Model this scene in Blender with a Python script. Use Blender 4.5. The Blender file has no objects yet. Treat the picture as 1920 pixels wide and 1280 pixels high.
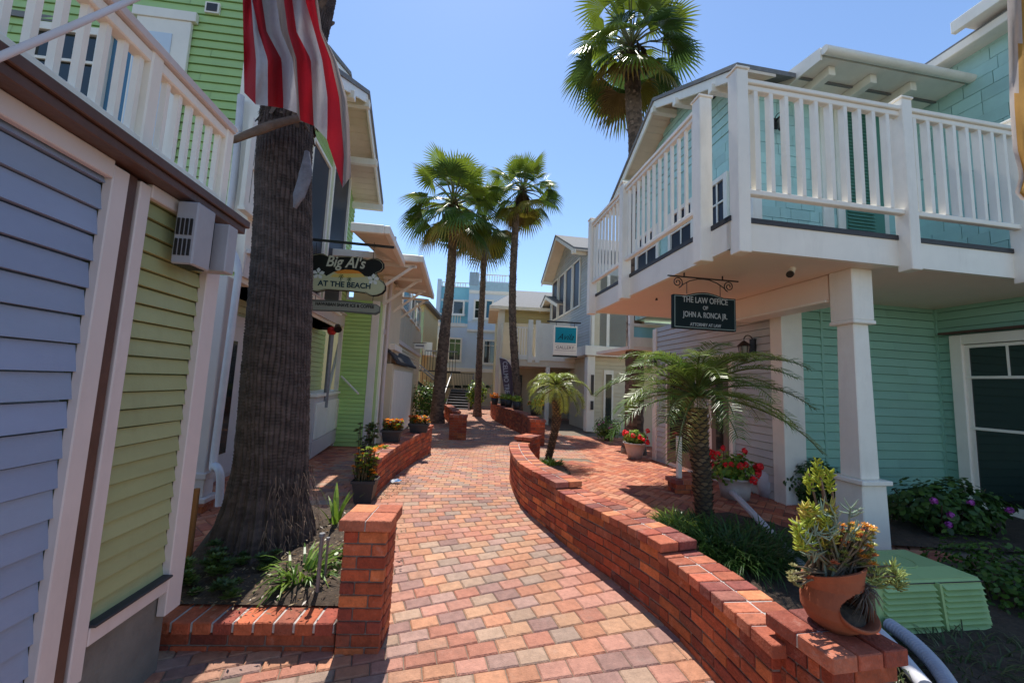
import bpy, bmesh, math, random
import numpy as np
from mathutils import Vector, Matrix
random.seed(7)
R_ = math.radians
scn = bpy.context.scene
COL = scn.collection
# ------------------------------------------------------------------ camera, world, sun
EYE = 1.6; FOC = 740.0
cam_d = bpy.data.cameras.new('camera'); cam = bpy.data.objects.new('camera', cam_d); COL.objects.link(cam)
cam_d.sensor_width = 36; cam_d.lens = FOC / 1920 * 36; cam_d.clip_start = 0.05; cam_d.clip_end = 1500
CM = Matrix.Rotation(math.pi/2 + R_(6.0), 4, 'X') @ Matrix.Rotation(R_(2.4), 4, 'Z')
cam.matrix_world = Matrix.Translation((0, 0, EYE)) @ CM
scn.camera = cam
SUN_AZ, SUN_EL = 12.0, 65.0        # degrees left of +Y, elevation
w = bpy.data.worlds.new('World'); scn.world = w; w.use_nodes = True
nt = w.node_tree; bg = nt.nodes['Background']; sky = nt.nodes.new('ShaderNodeTexSky')
sky.sky_type = 'NISHITA'; sky.sun_disc = False; sky.sun_elevation = R_(SUN_EL); sky.sun_rotation = R_(-SUN_AZ)
sky.altitude = 0; sky.air_density = 1.0; sky.dust_density = 0.15; sky.ozone_density = 4.0
nt.links.new(sky.outputs[0], bg.inputs[0]); bg.inputs[1].default_value = 0.15
S = Vector((-math.sin(R_(SUN_AZ))*math.cos(R_(SUN_EL)), math.cos(R_(SUN_AZ))*math.cos(R_(SUN_EL)), math.sin(R_(SUN_EL))))
sd = bpy.data.lights.new('sun', 'SUN'); sd.energy = 4.25; sd.angle = R_(0.5); sd.color = (1.0, 0.95, 0.87)
sun = bpy.data.objects.new('sun', sd); COL.objects.link(sun); sun.rotation_euler = S.to_track_quat('Z', 'Y').to_euler()
scn.view_settings.view_transform = 'Standard'; scn.view_settings.look = 'None'
scn.view_settings.exposure = 0.5; scn.view_settings.gamma = 1
scn.cycles.max_bounces = 10; scn.cycles.diffuse_bounces = 7

# ------------------------------------------------------------------ pixel <-> world helpers (photo pixels, 1920x1280)
CR = CM.to_3x3(); C0 = Vector((0, 0, EYE))
def ray(x, y): return CR @ Vector(((x-960)/FOC, (640-y)/FOC, -1))
def at(x, y, d): r = ray(x, y); return C0 + r*(d/r.y)
def gz(y):
    if y < 5: return .04*y
    if y > 12: return 0.0
    t = (y-5)/7; return .2*(1-t*t*(3-2*t))
def G(x, y):
    r = ray(x, y); z = 0.
    for i in range(60):
        t = (z-EYE)/r.z; z = .5*z + .5*gz(t*r.y)
    return C0 + r*t

def lin(h):
    h = h.lstrip('#'); v = [int(h[i:i+2], 16)/255 for i in (0, 2, 4)]
    return tuple(c/12.92 if c <= .04045 else ((c+.055)/1.055)**2.4 for c in v)

# ------------------------------------------------------------------ materials
MATS = {}
def mat(name, c, rough=.6, var=.12, scale=6., bump=.15, bscale=40., metal=0., trans=0., spec=.5, stretch=(1,1,1), dirt=0., stain=0., salt=0.):
    if name in MATS: return MATS[name]
    m = bpy.data.materials.new(name); m.use_nodes = True; t = m.node_tree; N = t.nodes; L = t.links
    b = N['Principled BSDF']
    if isinstance(c, str): c = lin(c)
    tc = N.new('ShaderNodeTexCoord'); mp = N.new('ShaderNodeMapping'); mp.inputs['Scale'].default_value = stretch
    L.new(tc.outputs['Object'], mp.inputs[0])
    at_ = N.new('ShaderNodeAttribute'); at_.attribute_name = 'Col'
    mul = N.new('ShaderNodeMix'); mul.data_type = 'RGBA'; mul.blend_type = 'MULTIPLY'; mul.inputs[0].default_value = 1
    mul.inputs[6].default_value = (*c, 1); L.new(at_.outputs['Color'], mul.inputs[7])
    no = N.new('ShaderNodeTexNoise'); no.inputs['Scale'].default_value = scale; no.inputs['Detail'].default_value = 6; no.inputs['Roughness'].default_value = .65
    L.new(mp.outputs[0], no.inputs['Vector'])
    mr = N.new('ShaderNodeMapRange'); mr.inputs[1].default_value = .25; mr.inputs[2].default_value = .75
    mr.inputs[3].default_value = 1-var; mr.inputs[4].default_value = 1+var; L.new(no.outputs[0], mr.inputs[0])
    m2 = N.new('ShaderNodeMix'); m2.data_type = 'RGBA'; m2.blend_type = 'MULTIPLY'; m2.inputs[0].default_value = 1
    L.new(mul.outputs[2], m2.inputs[6]); L.new(mr.outputs[0], m2.inputs[7])
    out = m2.outputs[2]
    if dirt > 0:
        n3 = N.new('ShaderNodeTexNoise'); n3.inputs['Scale'].default_value = 1.7; n3.inputs['Detail'].default_value = 9; n3.inputs['Roughness'].default_value = .75
        mp3 = N.new('ShaderNodeMapping'); mp3.inputs['Scale'].default_value = (2.5, 2.5, .6); L.new(tc.outputs['Object'], mp3.inputs[0]); L.new(mp3.outputs[0], n3.inputs['Vector'])
        r3 = N.new('ShaderNodeMapRange'); r3.inputs[1].default_value = .52; r3.inputs[2].default_value = .75; r3.inputs[3].default_value = 0; r3.inputs[4].default_value = dirt
        L.new(n3.outputs[0], r3.inputs[0])
        m3 = N.new('ShaderNodeMix'); m3.data_type = 'RGBA'; m3.inputs[7].default_value = (c[0]*.45+.02, c[1]*.42+.015, c[2]*.38+.01, 1)
        L.new(r3.outputs[0], m3.inputs[0]); L.new(out, m3.inputs[6]); out = m3.outputs[2]
    if stain > 0:
        n4 = N.new('ShaderNodeTexNoise'); n4.inputs['Scale'].default_value = 1.1; n4.inputs['Detail'].default_value = 10; n4.inputs['Roughness'].default_value = .7
        L.new(tc.outputs['Object'], n4.inputs['Vector']); r4 = N.new('ShaderNodeMapRange'); r4.inputs[1].default_value = .35; r4.inputs[2].default_value = .68; r4.inputs[3].default_value = 1.08; r4.inputs[4].default_value = 1-stain
        L.new(n4.outputs[0], r4.inputs[0]); m4 = N.new('ShaderNodeMix'); m4.data_type = 'RGBA'; m4.blend_type = 'MULTIPLY'; m4.inputs[0].default_value = 1; L.new(out, m4.inputs[6]); L.new(r4.outputs[0], m4.inputs[7]); out = m4.outputs[2]
    if salt > 0:
        n5 = N.new('ShaderNodeTexNoise'); n5.inputs['Scale'].default_value = 5.5; n5.inputs['Detail'].default_value = 10; n5.inputs['Roughness'].default_value = .8
        L.new(tc.outputs['Object'], n5.inputs['Vector']); r5 = N.new('ShaderNodeMapRange'); r5.inputs[1].default_value = .55; r5.inputs[2].default_value = .72; r5.inputs[3].default_value = 0; r5.inputs[4].default_value = salt
        L.new(n5.outputs[0], r5.inputs[0]); m5 = N.new('ShaderNodeMix'); m5.data_type = 'RGBA'; m5.inputs[7].default_value = (.38, .31, .26, 1); L.new(r5.outputs[0], m5.inputs[0]); L.new(out, m5.inputs[6]); out = m5.outputs[2]
    L.new(out, b.inputs['Base Color'])
    b.inputs['Roughness'].default_value = rough; b.inputs['Metallic'].default_value = metal
    b.inputs['Specular IOR Level'].default_value = spec
    if bump > 0:
        n2 = N.new('ShaderNodeTexNoise'); n2.inputs['Scale'].default_value = bscale; n2.inputs['Detail'].default_value = 5
        L.new(mp.outputs[0], n2.inputs['Vector'])
        bp = N.new('ShaderNodeBump'); bp.inputs['Strength'].default_value = bump; bp.inputs['Distance'].default_value = .01
        L.new(n2.outputs[0], bp.inputs['Height']); L.new(bp.outputs[0], b.inputs['Normal'])
    if trans > 0:
        tr = N.new('ShaderNodeBsdfTranslucent'); mx = N.new('ShaderNodeMixShader'); mx.inputs[0].default_value = trans
        L.new(out, tr.inputs[0]); L.new(b.outputs[0], mx.inputs[1]); L.new(tr.outputs[0], mx.inputs[2])
        L.new(mx.outputs[0], N['Material Output'].inputs[0])
    MATS[name] = m; return m
WHITE = mat('white_paint', (.88, .83, .73), .45, .06, 3, .08, 30, dirt=.22)
PINKW = mat('pinkish_white_paint', (.62, .55, .53), .5, .06, 3, .08, 30, dirt=.2)
BLUE = mat('slate_blue_siding', (.26, .32, .45), .5, .06, 2, .1, 60, stretch=(1,1,3), dirt=.1)
SAGE = mat('sage_green_siding', (.35, .37, .18), .5, .08, 2, .1, 60, stretch=(1,1,3), dirt=.3)
GREEN = mat('lime_green_siding', (.40, .58, .22), .5, .07, 2, .1, 60, stretch=(1,1,3), dirt=.1)
LIME_LIT = mat('lit_lime_siding', (.50, .74, .24), .5, .05, 2, .1, 60, stretch=(1,1,3))  # house green raised in tone for the brighter light on the jog wall
TEAL = mat('teal_siding', (.28, .52, .41), .5, .07, 2, .1, 60, stretch=(1,1,3), dirt=.12)
TEALSH = mat('teal_shingles', (.42, .66, .61), .55, .08, 5, .15, 50, dirt=.1)
PALE = mat('pale_grey_siding', (.50, .51, .49), .5, .06, 2, .1, 60, dirt=.1)
CREAM = mat('cream_siding', (.66, .58, .42), .55, .06, 2, .1, 60, dirt=.12)
YELLOW = mat('yellow_siding', (.66, .52, .25), .55, .06, 2, .1, 60)
TAN = mat('tan_panel', (.50, .45, .34), .6, .06, 2, .1, 60)
SOFF = mat('soffit_boards', (.78, .66, .52), .6, .08, 3, .1, 30, stretch=(1,1,1))
PALEBLUE = mat('pale_blue_wall', (.60, .70, .80), .6, .05, 2, .05, 60)
AQUA = mat('aqua_wall', (.28, .62, .70), .6, .06, 2, .05, 60)
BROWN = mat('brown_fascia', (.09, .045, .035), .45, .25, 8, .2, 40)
ROOF = mat('grey_roof_shingles', (.20, .20, .20), .9, .2, 14, .5, 60)
GLASS = mat('dark_glass', (.014, .022, .020), .06, .05, 2, .0, 1, spec=.8)
SCREEN = mat('dark_screen', (.022, .028, .045), .35, .1, 2, .0, 1, spec=.2)
BLUEREFL = mat('blue_reflecting_glass', (.05, .16, .26), .08, .05, 2, .0, 1, spec=.8)  # blue reflection of the panes put into their base colour
CONC = mat('concrete', (.17, .16, .145), .9, .25, 5, .5, 60, dirt=.4)
MORTAR = mat('mortar', (.20, .15, .13), .95, .25, 20, .5, 90)
MORTARL = mat('light_mortar', (.46, .42, .39), .95, .2, 20, .5, 90)
BRICK = mat('brick', (1, 1, 1), .8, .32, 22, .8, 70, stain=.3, salt=.55)
PAVER = mat('paver', (1, 1, 1), .85, .25, 25, .6, 110, stain=.22, salt=.3)
SAND = mat('joint_sand', (.19, .15, .11), .95, .3, 30, .5, 90)
SOIL = mat('dark_soil', (.062, .042, .028), .95, .5, 25, 1., 50)
GRND = mat('ground_earth', (.13, .10, .075), .95, .35, 9, .8, 40)
BLACK = mat('black_metal', (.012, .011, .011), .4, .2, 20, .1, 60)
STEEL = mat('galvanised_metal', (.22, .22, .23), .5, .2, 12, .1, 60, metal=.3)
PLAST = mat('white_pipe_plastic', (.62, .62, .66), .4, .1, 6, .05, 60, dirt=.3)
ACM = mat('ac_casing', (.34, .34, .37), .5, .12, 5, .1, 60, dirt=.3)
UGREEN = mat('utility_green', (.30, .45, .19), .5, .08, 4, .1, 60, dirt=.2)
LEAF = mat('leaf', (1, 1, 1), .36, .2, 8, .0, 40, trans=.3, spec=.35)
PETAL = mat('petal', (1, 1, 1), .6, .1, 20, .0, 40, trans=.2)
BARK = mat('palm_bark', (1, 1, 1), .95, .35, 16, .8, 60)
CLAY = mat('terracotta', (.30, .085, .035), .8, .25, 7, .3, 50, dirt=.25)
POTW = mat('pale_pot', (.50, .45, .42), .75, .15, 8, .2, 50)
POTD = mat('dark_planter_plastic', (.035, .033, .035), .55, .2, 12, .1, 50)
CLOTH = mat('flag_cloth', (1, 1, 1), .85, .08, 30, .35, 260, trans=.3)
SIGNM = mat('sign_paint', (1, 1, 1), .6, .05, 10, .05, 60, spec=.15)
SHUT = mat('green_shutter', (.10, .27, .21), .5, .1, 4, .1, 60)

# ------------------------------------------------------------------ mesh builder
ORG = {}
class MB:
    def __init__(s): s.v = []; s.f = []; s.mi = []; s.c = []; s.mats = []; s.sm = []
    def m(s, mt):
        if mt not in s.mats: s.mats.append(mt)
        return s.mats.index(mt)
    def face(s, pts, mt, col=(1,1,1), smooth=False):
        b = len(s.v); s.v.extend([tuple(p) for p in pts]); s.f.append(tuple(range(b, b+len(pts)))); s.mi.append(s.m(mt)); s.c.append(col); s.sm.append(smooth)
    def grid(s, rows, mt, col=(1,1,1), smooth=True, closed=False, colf=None):
        b = len(s.v); n = len(rows[0]); k = s.m(mt)
        for r in rows: s.v.extend([tuple(p) for p in r])
        for i in range(len(rows)-1):
            for j in range(n if closed else n-1):
                j2 = (j+1) % n
                s.f.append((b+i*n+j, b+i*n+j2, b+(i+1)*n+j2, b+(i+1)*n+j)); s.mi.append(k); s.sm.append(smooth)
                s.c.append(colf(i, j) if colf else col)
    def hexa(s, p, mt, col=(1,1,1)):   # p: 8 points, bottom 4 (ccw) then top 4
        b = len(s.v); s.v.extend([tuple(q) for q in p]); k = s.m(mt)
        for f in ((3,2,1,0), (4,5,6,7), (0,1,5,4), (1,2,6,5), (2,3,7,6), (3,0,4,7)):
            s.f.append(tuple(b+i for i in f)); s.mi.append(k); s.c.append(col); s.sm.append(False)
    def box(s, x0, x1, y0, y1, z0, z1, mt, col=(1,1,1)):
        s.hexa([(x0,y0,z0),(x1,y0,z0),(x1,y1,z0),(x0,y1,z0),(x0,y0,z1),(x1,y0,z1),(x1,y1,z1),(x0,y1,z1)], mt, col)
    def tube(s, pts, r, mt, n=10, col=(1,1,1), cap=True, colf=None):
        pts = [Vector(p) for p in pts]; rs = r if isinstance(r, (list, tuple)) else [r]*len(pts); rows = []
        up = Vector((0,0,1)); prev = None
        for i, p in enumerate(pts):
            d = (pts[min(i+1, len(pts)-1)] - pts[max(i-1, 0)]).normalized()
            if prev is None:
                a = d.cross(up if abs(d.z) < .9 else Vector((1,0,0))).normalized()
            else:
                a = (prev - d*prev.dot(d)).normalized()
            prev = a; b2 = d.cross(a)
            rows.append([p + a*math.cos(t)*rs[i] + b2*math.sin(t)*rs[i] for t in [2*math.pi*k/n for k in range(n)]])
        s.grid(rows, mt, col, True, True, colf)
        if cap:
            s.face(rows[0][::-1], mt, col); s.face(rows[-1], mt, col)
    def bar(s, a, b, wx, wz, mt, col=(1,1,1), side=None):   # square bar between two points
        a = Vector(a); b = Vector(b); d = (b-a).normalized()
        if side is None: side = d.cross(Vector((0,0,1))) if abs(d.z) < .95 else Vector((1,0,0))
        side = Vector(side).normalized(); u = side.cross(d).normalized()
        q = []
        for p in (a, b):
            q.append([p - side*wx/2 - u*wz/2, p + side*wx/2 - u*wz/2, p + side*wx/2 + u*wz/2, p - side*wx/2 + u*wz/2])
        s.hexa(q[0] + q[1], mt, col)
    def lathe(s, c, prof, mt, n=24, col=(1,1,1)):
        rows = [[(c[0]+r*math.cos(2*math.pi*k/n), c[1]+r*math.sin(2*math.pi*k/n), c[2]+z) for k in range(n)] for r, z in prof]
        s.grid(rows, mt, col, True, True)
    def build(s, name, parent=None, label=None, cat=None, group=None, kind=None, bevel=0, org=None):
        me = bpy.data.meshes.new(name)
        if parent is not None: o0 = ORG[parent.name]
        elif org is not None: o0 = Vector(org)
        elif s.v:
            arr = np.array(s.v); o0 = Vector(((arr[:,0].min()+arr[:,0].max())/2, (arr[:,1].min()+arr[:,1].max())/2, arr[:,2].min()))
        else: o0 = Vector((0,0,0))
        vv = [(p[0]-o0[0], p[1]-o0[1], p[2]-o0[2]) for p in s.v]
        me.from_pydata(vv, [], s.f)
        for q in s.mats: me.materials.append(q)
        me.polygons.foreach_set('material_index', s.mi); me.polygons.foreach_set('use_smooth', s.sm)
        ca = me.color_attributes.new('Col', 'FLOAT_COLOR', 'CORNER')
        cc = []
        for f, c in zip(s.f, s.c): cc.extend([c[0], c[1], c[2], 1.0]*len(f))
        ca.data.foreach_set('color', cc); me.update()
        o = bpy.data.objects.new(name, me); COL.objects.link(o)
        ORG[o.name] = o0
        if parent is None: o.location = o0
        else: o.parent = parent
        if bevel:
            md = o.modifiers.new('bevel', 'BEVEL'); md.width = bevel; md.segments = 1; md.limit_method = 'ANGLE'
        tag(o, label, cat, group, kind); return o
def tag(o, label=None, cat=None, group=None, kind=None):
    if label: o['label'] = label
    if cat: o['category'] = cat
    if group: o['group'] = group
    if kind: o['kind'] = kind
def thing(name, loc, label, cat, group=None):
    o = bpy.data.objects.new(name, None); COL.objects.link(o); o.location = loc; o.empty_display_size = .1
    ORG[o.name] = Vector(loc); tag(o, label, cat, group); return o
def clone(root, loc, rz, label, scale=1.0):
    def cp(o, par):
        c = o.copy(); COL.objects.link(c)
        if par: c.parent = par
        ORG[c.name] = ORG[o.name]
        for ch in [x for x in bpy.data.objects if x.parent == o and x is not c]: cp(ch, c)
        return c
    r = cp(root, None); r.location = loc; r.rotation_euler = (0, 0, rz); r.scale = (scale,)*3; r['label'] = label; ORG[r.name] = Vector(loc); return r

# wall frames: O origin, e along, n outward
class Fr:
    def __init__(s, O, e, n): s.O = Vector((O[0], O[1])); s.e = Vector(e).normalized(); s.n = Vector(n).normalized()
    def p(s, a, n, z): q = s.O + s.e*a + s.n*n; return Vector((q.x, q.y, z))
    def hit(s, x, y, n=0):
        r = ray(x, y); o = s.O + s.n*n; t = (o.x*s.n.x + o.y*s.n.y)/(r.x*s.n.x + r.y*s.n.y); q = C0 + r*t
        d = Vector((q.x-o.x, q.y-o.y)); return d.dot(s.e), q.z
    def rect(s, x0, y0, x1, y1, n=0):
        xm, ym = (x0+x1)/2, (y0+y1)/2
        a, b = s.hit(x0, ym, n)[0], s.hit(x1, ym, n)[0]
        return min(a, b), max(a, b), s.hit(xm, y1, n)[1], s.hit(xm, y0, n)[1]
    def box(s, mb, a0, a1, n0, n1, z0, z1, mt, col=(1,1,1)):
        P = s.p
        q = [P(a0,n0,z0), P(a1,n0,z0), P(a1,n1,z0), P(a0,n1,z0)]
        if (q[1]-q[0]).cross(q[3]-q[0]).z < 0: q = [q[0], q[3], q[2], q[1]]
        mb.hexa(q + [Vector((v.x, v.y, z1)) for v in q], mt, col)
def street(O, a, side):     # side: +1 wall on the left of the street (faces right), -1 the other
    a = R_(a); return Fr(O, (-math.sin(a), math.cos(a)), (side*math.cos(a), side*math.sin(a)))
def facing(O, a=0):
    a = R_(a); return Fr(O, (math.cos(a), math.sin(a)), (math.sin(a), -math.cos(a)))
def siding(mb, F, a0, a1, z0, z1, c, mt, n=0, pr=.017, rng=None):
    k = int(math.ceil((z1-z0)/c))
    for i in range(k):
        za = z0+i*c; zb = min(z1, za+c); s0, s1 = a0, a1
        if rng: s0, s1 = rng((za+zb)/2)
        if s1-s0 < .02: continue
        P = F.p
        if s1-s0 > 1.6:
            cuts = [s0]; x_ = s0+random.uniform(.5, 2.2)
            while x_ < s1-.3: cuts.append(x_); x_ += random.uniform(1.2, 2.6)
            cuts.append(s1)
        else: cuts = [s0, s1]
        zt = zb-.0075 if zb < z1-.001 else zb
        for ci in range(len(cuts)-1):
            s0, s1 = cuts[ci]+(.002 if ci else 0), cuts[ci+1]-(.002 if ci < len(cuts)-2 else 0); v = 1+random.uniform(-.06, .05); col = (v, v, v*random.uniform(.97, 1.03)); w1, w2 = random.uniform(-.002, .002), random.uniform(-.002, .002)
            mb.face([P(s0, n+pr, za+w1), P(s1, n+pr, za+w2), P(s1, n+.001, zt), P(s0, n+.001, zt)], mt, col)
            mb.face([P(s0, n-.022, za+w1), P(s1, n-.022, za+w2), P(s1, n+pr, za+w2), P(s0, n+pr, za+w1)], mt, col)
            mb.face([P(s0, n+.001, zt), P(s1, n+.001, zt), P(s1, n-.022, zt), P(s0, n-.022, zt)], mt, col)
        continue
        zt = zb-.0075 if zb < z1-.001 else zb
        q1 = [P(s0, n+pr, za), P(s1, n+pr, za), P(s1, n+.001, zt), P(s0, n+.001, zt)]
        q2 = [P(s0, n-.022, za), P(s1, n-.022, za), P(s1, n+pr, za), P(s0, n+pr, za)]
        mb.face([P(s0, n+.001, zt), P(s1, n+.001, zt), P(s1, n-.022, zt), P(s0, n-.022, zt)], mt, col)
        mb.face(q1, mt, col); mb.face(q2, mt, col)
def shingle(mb, F, a0, a1, z0, z1, c, mt, n=0, wmin=.14, wmax=.34):
    z = z0
    while z < z1-.02:
        zb = min(z+c, z1); a = a0
        while a < a1-.01:
            b = min(a1, a+random.uniform(wmin, wmax)); dz = 0 if zb >= z1 else random.uniform(-.008, .008); v = 1+random.uniform(-.1, .08)
            F.box(mb, a+.004, b-.004, n-.03, n+.012+random.uniform(0, .004), z+.004+dz, zb+.002, mt, (v, v, v)); a = b
        F.box(mb, a0, a1, n-.05, n-.004, z, zb, mt, (.4, .4, .4)) if z == z0 and False else None
        z = zb
    F.box(mb, a0, a1, n-.06, n-.002, z0, z1, mt, (.5, .5, .5))
def window(F, par, rc, n=0, fw=.07, glass=None, fm=None, vm=0, hm=(), sill=True, name='window', dep=.05):
    a0, a1, z0, z1 = rc; fm = fm or WHITE; m = MB()
    F.box(m, a0-fw, a0, n, n+dep, z0-fw, z1+fw, fm); F.box(m, a1, a1+fw, n, n+dep, z0-fw, z1+fw, fm)
    F.box(m, a0, a1, n, n+dep-.003, z1, z1+fw, fm); F.box(m, a0, a1, n, n+dep-.003, z0-fw, z0, fm)
    if sill: F.box(m, a0-fw-.03, a1+fw+.03, n, n+dep+.03, z0-fw-.04, z0-fw, fm)
    for i in range(vm):
        s = a0+(a1-a0)*(i+1)/(vm+1); F.box(m, s-.015, s+.015, n+.012, n+.035, z0, z1, fm)
    for h in hm:
        zz = z0+(z1-z0)*h; F.box(m, a0, a1, n+.012, n+.037, zz-.018, zz+.018, fm)
    o = m.build(name, par, bevel=.004)
    g = MB(); F.box(g, a0, a1, n-.01, n+.01, z0, z1, glass or GLASS); g.build('pane', o); return o
def part(par, name, fn, bevel=0, label=None):
    m = MB(); fn(m); return m.build(name, par, bevel=bevel, label=label)
def railing(F, par, a0, a1, z0, z1, n=0, step=.115, bw=.035, posts=(), pw=.10, mt=None, zp0=None, zp1=None, individual=True, toprail=None, bt=.02):
    mt = mt or WHITE
    m = MB()
    F.box(m, a0, a1, n-.05, n+.05, z1-.045, z1, toprail or mt); F.box(m, a0, a1, n-.03, n+.03, z1-.10, z1-.047, mt)
    F.box(m, a0, a1, n-.03, n+.03, z0, z0+.05, mt)
    r = m.build('railing', par, bevel=.006)
    k = max(1, int(round((a1-a0)/step)))
    mm = MB()
    for i in range(1, k):
        s = a0+(a1-a0)*i/k
        if any(abs(s-p) < pw*.6 for p in posts): continue
        mb = MB() if individual else mm
        F.box(mb, s-bw/2, s+bw/2, n-bt, n+bt, z0+.05, z1-.10, mt)
        if individual: mb.build('baluster', r)
    if not individual and mm.f: mm.build('balusters', r)
    for p in posts:
        mb = MB(); zz0 = z0 if zp0 is None else zp0; zz1 = (z1+.06) if zp1 is None else zp1
        F.box(mb, p-pw/2, p+pw/2, n-pw/2-.004, n+pw/2+.004, zz0, zz1, mt)
        F.box(mb, p-pw/2-.012, p+pw/2+.012, n-pw/2-.016, n+pw/2+.016, zz1, zz1+.025, mt)
        mb.build('post', r, bevel=.006)
    return r
def text(F, par, s, body, size, z, n, mt_col, name='lettering', align='CENTER', shear=0, ex=.003, sx=1.0, rot=0, bold=0.0):
    cu = bpy.data.curves.new('t', 'FONT'); cu.body = body; cu.size = size; cu.align_x = align; cu.align_y = 'CENTER'; cu.extrude = ex; cu.shear = shear; cu.offset = bold
    ob = bpy.data.objects.new('t', cu); COL.objects.link(ob)
    dg = bpy.context.evaluated_depsgraph_get(); me = bpy.data.meshes.new_from_object(ob.evaluated_get(dg)); bpy.data.objects.remove(ob)
    mb = MB(); e = Vector((F.e.x, F.e.y, 0)); nn = Vector((F.n.x, F.n.y, 0)); base = F.p(s, n, z); cr, sr = math.cos(rot), math.sin(rot)
    if e.cross(Vector((0,0,1))).dot(nn) < 0: e = -e
    vs = []
    for v in me.vertices:
        x, y = v.co.x*sx, v.co.y; x, y = x*cr-y*sr, x*sr+y*cr
        vs.append(base + e*x + Vector((0,0,1))*y + nn*v.co.z)
    k = mb.m(SIGNM); mb.v = [tuple(v) for v in vs]
    for p in me.polygons: mb.f.append(tuple(p.vertices)); mb.mi.append(k); mb.c.append(mt_col); mb.sm.append(False)
    return mb.build(name, par)

# ------------------------------------------------------------------ ground
m = MB(); ys = [-6, -3, 0] + [i*.5 for i in range(1, 26)] + [14, 18, 25, 40, 80, 200, 500]; xs = [-300, -60, -20, -8, -4, -2, 0, 2, 4, 8, 20, 60, 300]
m.grid([[(x, y, gz(y)-.035) for x in xs] for y in ys], GRND, smooth=False); m.build('ground', kind='structure')

def resample(pts, step):
    P = [Vector(p) for p in pts]; P = [P[0]*2-P[1]] + P + [P[-1]*2-P[-2]]; out = []
    for i in range(1, len(P)-2):
        for k in range(40):
            t = k/40; a, b, c, d = P[i-1], P[i], P[i+1], P[i+2]
            out.append(.5*((2*b)+(-a+c)*t+(2*a-5*b+4*c-d)*t*t+(-a+3*b-3*c+d)*t**3))
    out.append(P[-2]); L = [0]
    for i in range(1, len(out)): L.append(L[-1]+(out[i]-out[i-1]).length)
    n = max(2, int(round(L[-1]/step))); res = []; j = 0
    for i in range(n+1):
        t = L[-1]*i/n
        while j < len(L)-2 and L[j+1] < t: j += 1
        f = (t-L[j])/max(1e-9, L[j+1]-L[j]); res.append(out[j].lerp(out[j+1], min(1, f)))
    return res, L[-1]
def g2(x, y): q = G(x, y); return (q.x, q.y)
WALLPTS = [(1.22, 1.45)] + [g2(*p) for p in ((1344,1280),(1250,1175),(1149,1089),(1071,1030),(1016,983),(977,948),(960,917),(955,893))]
guide = [(1.45, -1.2), (1.30, .5)] + WALLPTS + [(-.12, 8.5), (-.1, 11.), (-.3, 15.), (-.9, 20.), (-1.2, 25.)]
PL, PW_ = .172, .116
gp, gl = resample([(a, b, 0) for a, b in guide], PW_)
PCOL = [lin(h) for h in ('c78f6e', 'c08472', 'c4825f', 'b0937c', '936e68', 'b87c6a', 'ca9874', 'a8857a', 'c28c70', 'a08a7a', 'cc8c66', 'c07a5c', 'b46e58')]
PCOL = [((r*.72+.44*.28)*.95, (g*.72+.25*.28)*.97, (b*.72+.175*.28)*.98) for r, g, b in PCOL]
def paver(mb, c, u, v, L, W, col, mt=PAVER):
    # c centre, u long dir, v short dir
    tilt = random.uniform(-.0015, .0015); j = .0028; ch = .007
    def q(a, b, h): x = c.x+u.x*a+v.x*b; y = c.y+u.y*a+v.y*b; return (x, y, gz(y)+h+tilt*(a/L))
    a, b = L/2-j, W/2-j
    top = [q(-a+ch, -b+ch, 0), q(a-ch, -b+ch, 0), q(a-ch, b-ch, 0), q(-a+ch, b-ch, 0)]
    mid = [q(-a, -b, -ch), q(a, -b, -ch), q(a, b, -ch), q(-a, b, -ch)]
    low = [q(-a, -b, -.03), q(a, -b, -.03), q(a, b, -.03), q(-a, b, -.03)]
    mb.face(top, mt, col)
    for i in range(4):
        k = (i+1) % 4; mb.face([mid[i], mid[k], top[k], top[i]], mt, col)
        if c.y < 5: mb.face([low[i], low[k], mid[k], mid[i]], mt, col)
cl_, _ = resample([(p.x, p.y, 0) for p in [gp[i] + Vector((-(gp[min(i+2, len(gp)-1)]-gp[max(i-2, 0)]).normalized().y, (gp[min(i+2, len(gp)-1)]-gp[max(i-2, 0)]).normalized().x, 0))*1.0 for i in range(0, len(gp), 8)]], PW_)
m = MB()
for i in range(len(cl_)-1):
    a_, b_ = cl_[i], cl_[i+1]; c = (a_+b_)/2
    t = (cl_[min(i+6, len(cl_)-1)]-cl_[max(i-5, 0)]).normalized(); r = Vector((t.y, -t.x, 0))
    ta = (cl_[min(i+5, len(cl_)-1)]-cl_[max(i-5, 0)]).normalized(); tb = (cl_[min(i+6, len(cl_)-1)]-cl_[max(i-4, 0)]).normalized()
    ra = Vector((ta.y, -ta.x, 0)); rb = Vector((tb.y, -tb.x, 0))
    for k in range(-11, 9 if c.y < 8.3 else 17):
        off = (k + (.5 if i % 2 else 0))*PL
        p = c + r*off; W = ((b_+rb*off)-(a_+ra*off)).dot(t)
        if W < .07 or W > .18: continue
        v = random.uniform(.86, 1.08); q = random.choice(PCOL)
        paver(m, p, r, t, PL, W, (q[0]*v, q[1]*v, q[2]*v))
m.build('path', kind='structure')
m = MB(); ys2 = [-3+.5*i for i in range(0, 44)]
m.grid([[(x, y, gz(y)-.0095) for x in (-7, -3, 0, 3, 7)] for y in ys2], SAND, smooth=False); m.build('paving_bed', kind='structure')
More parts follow.
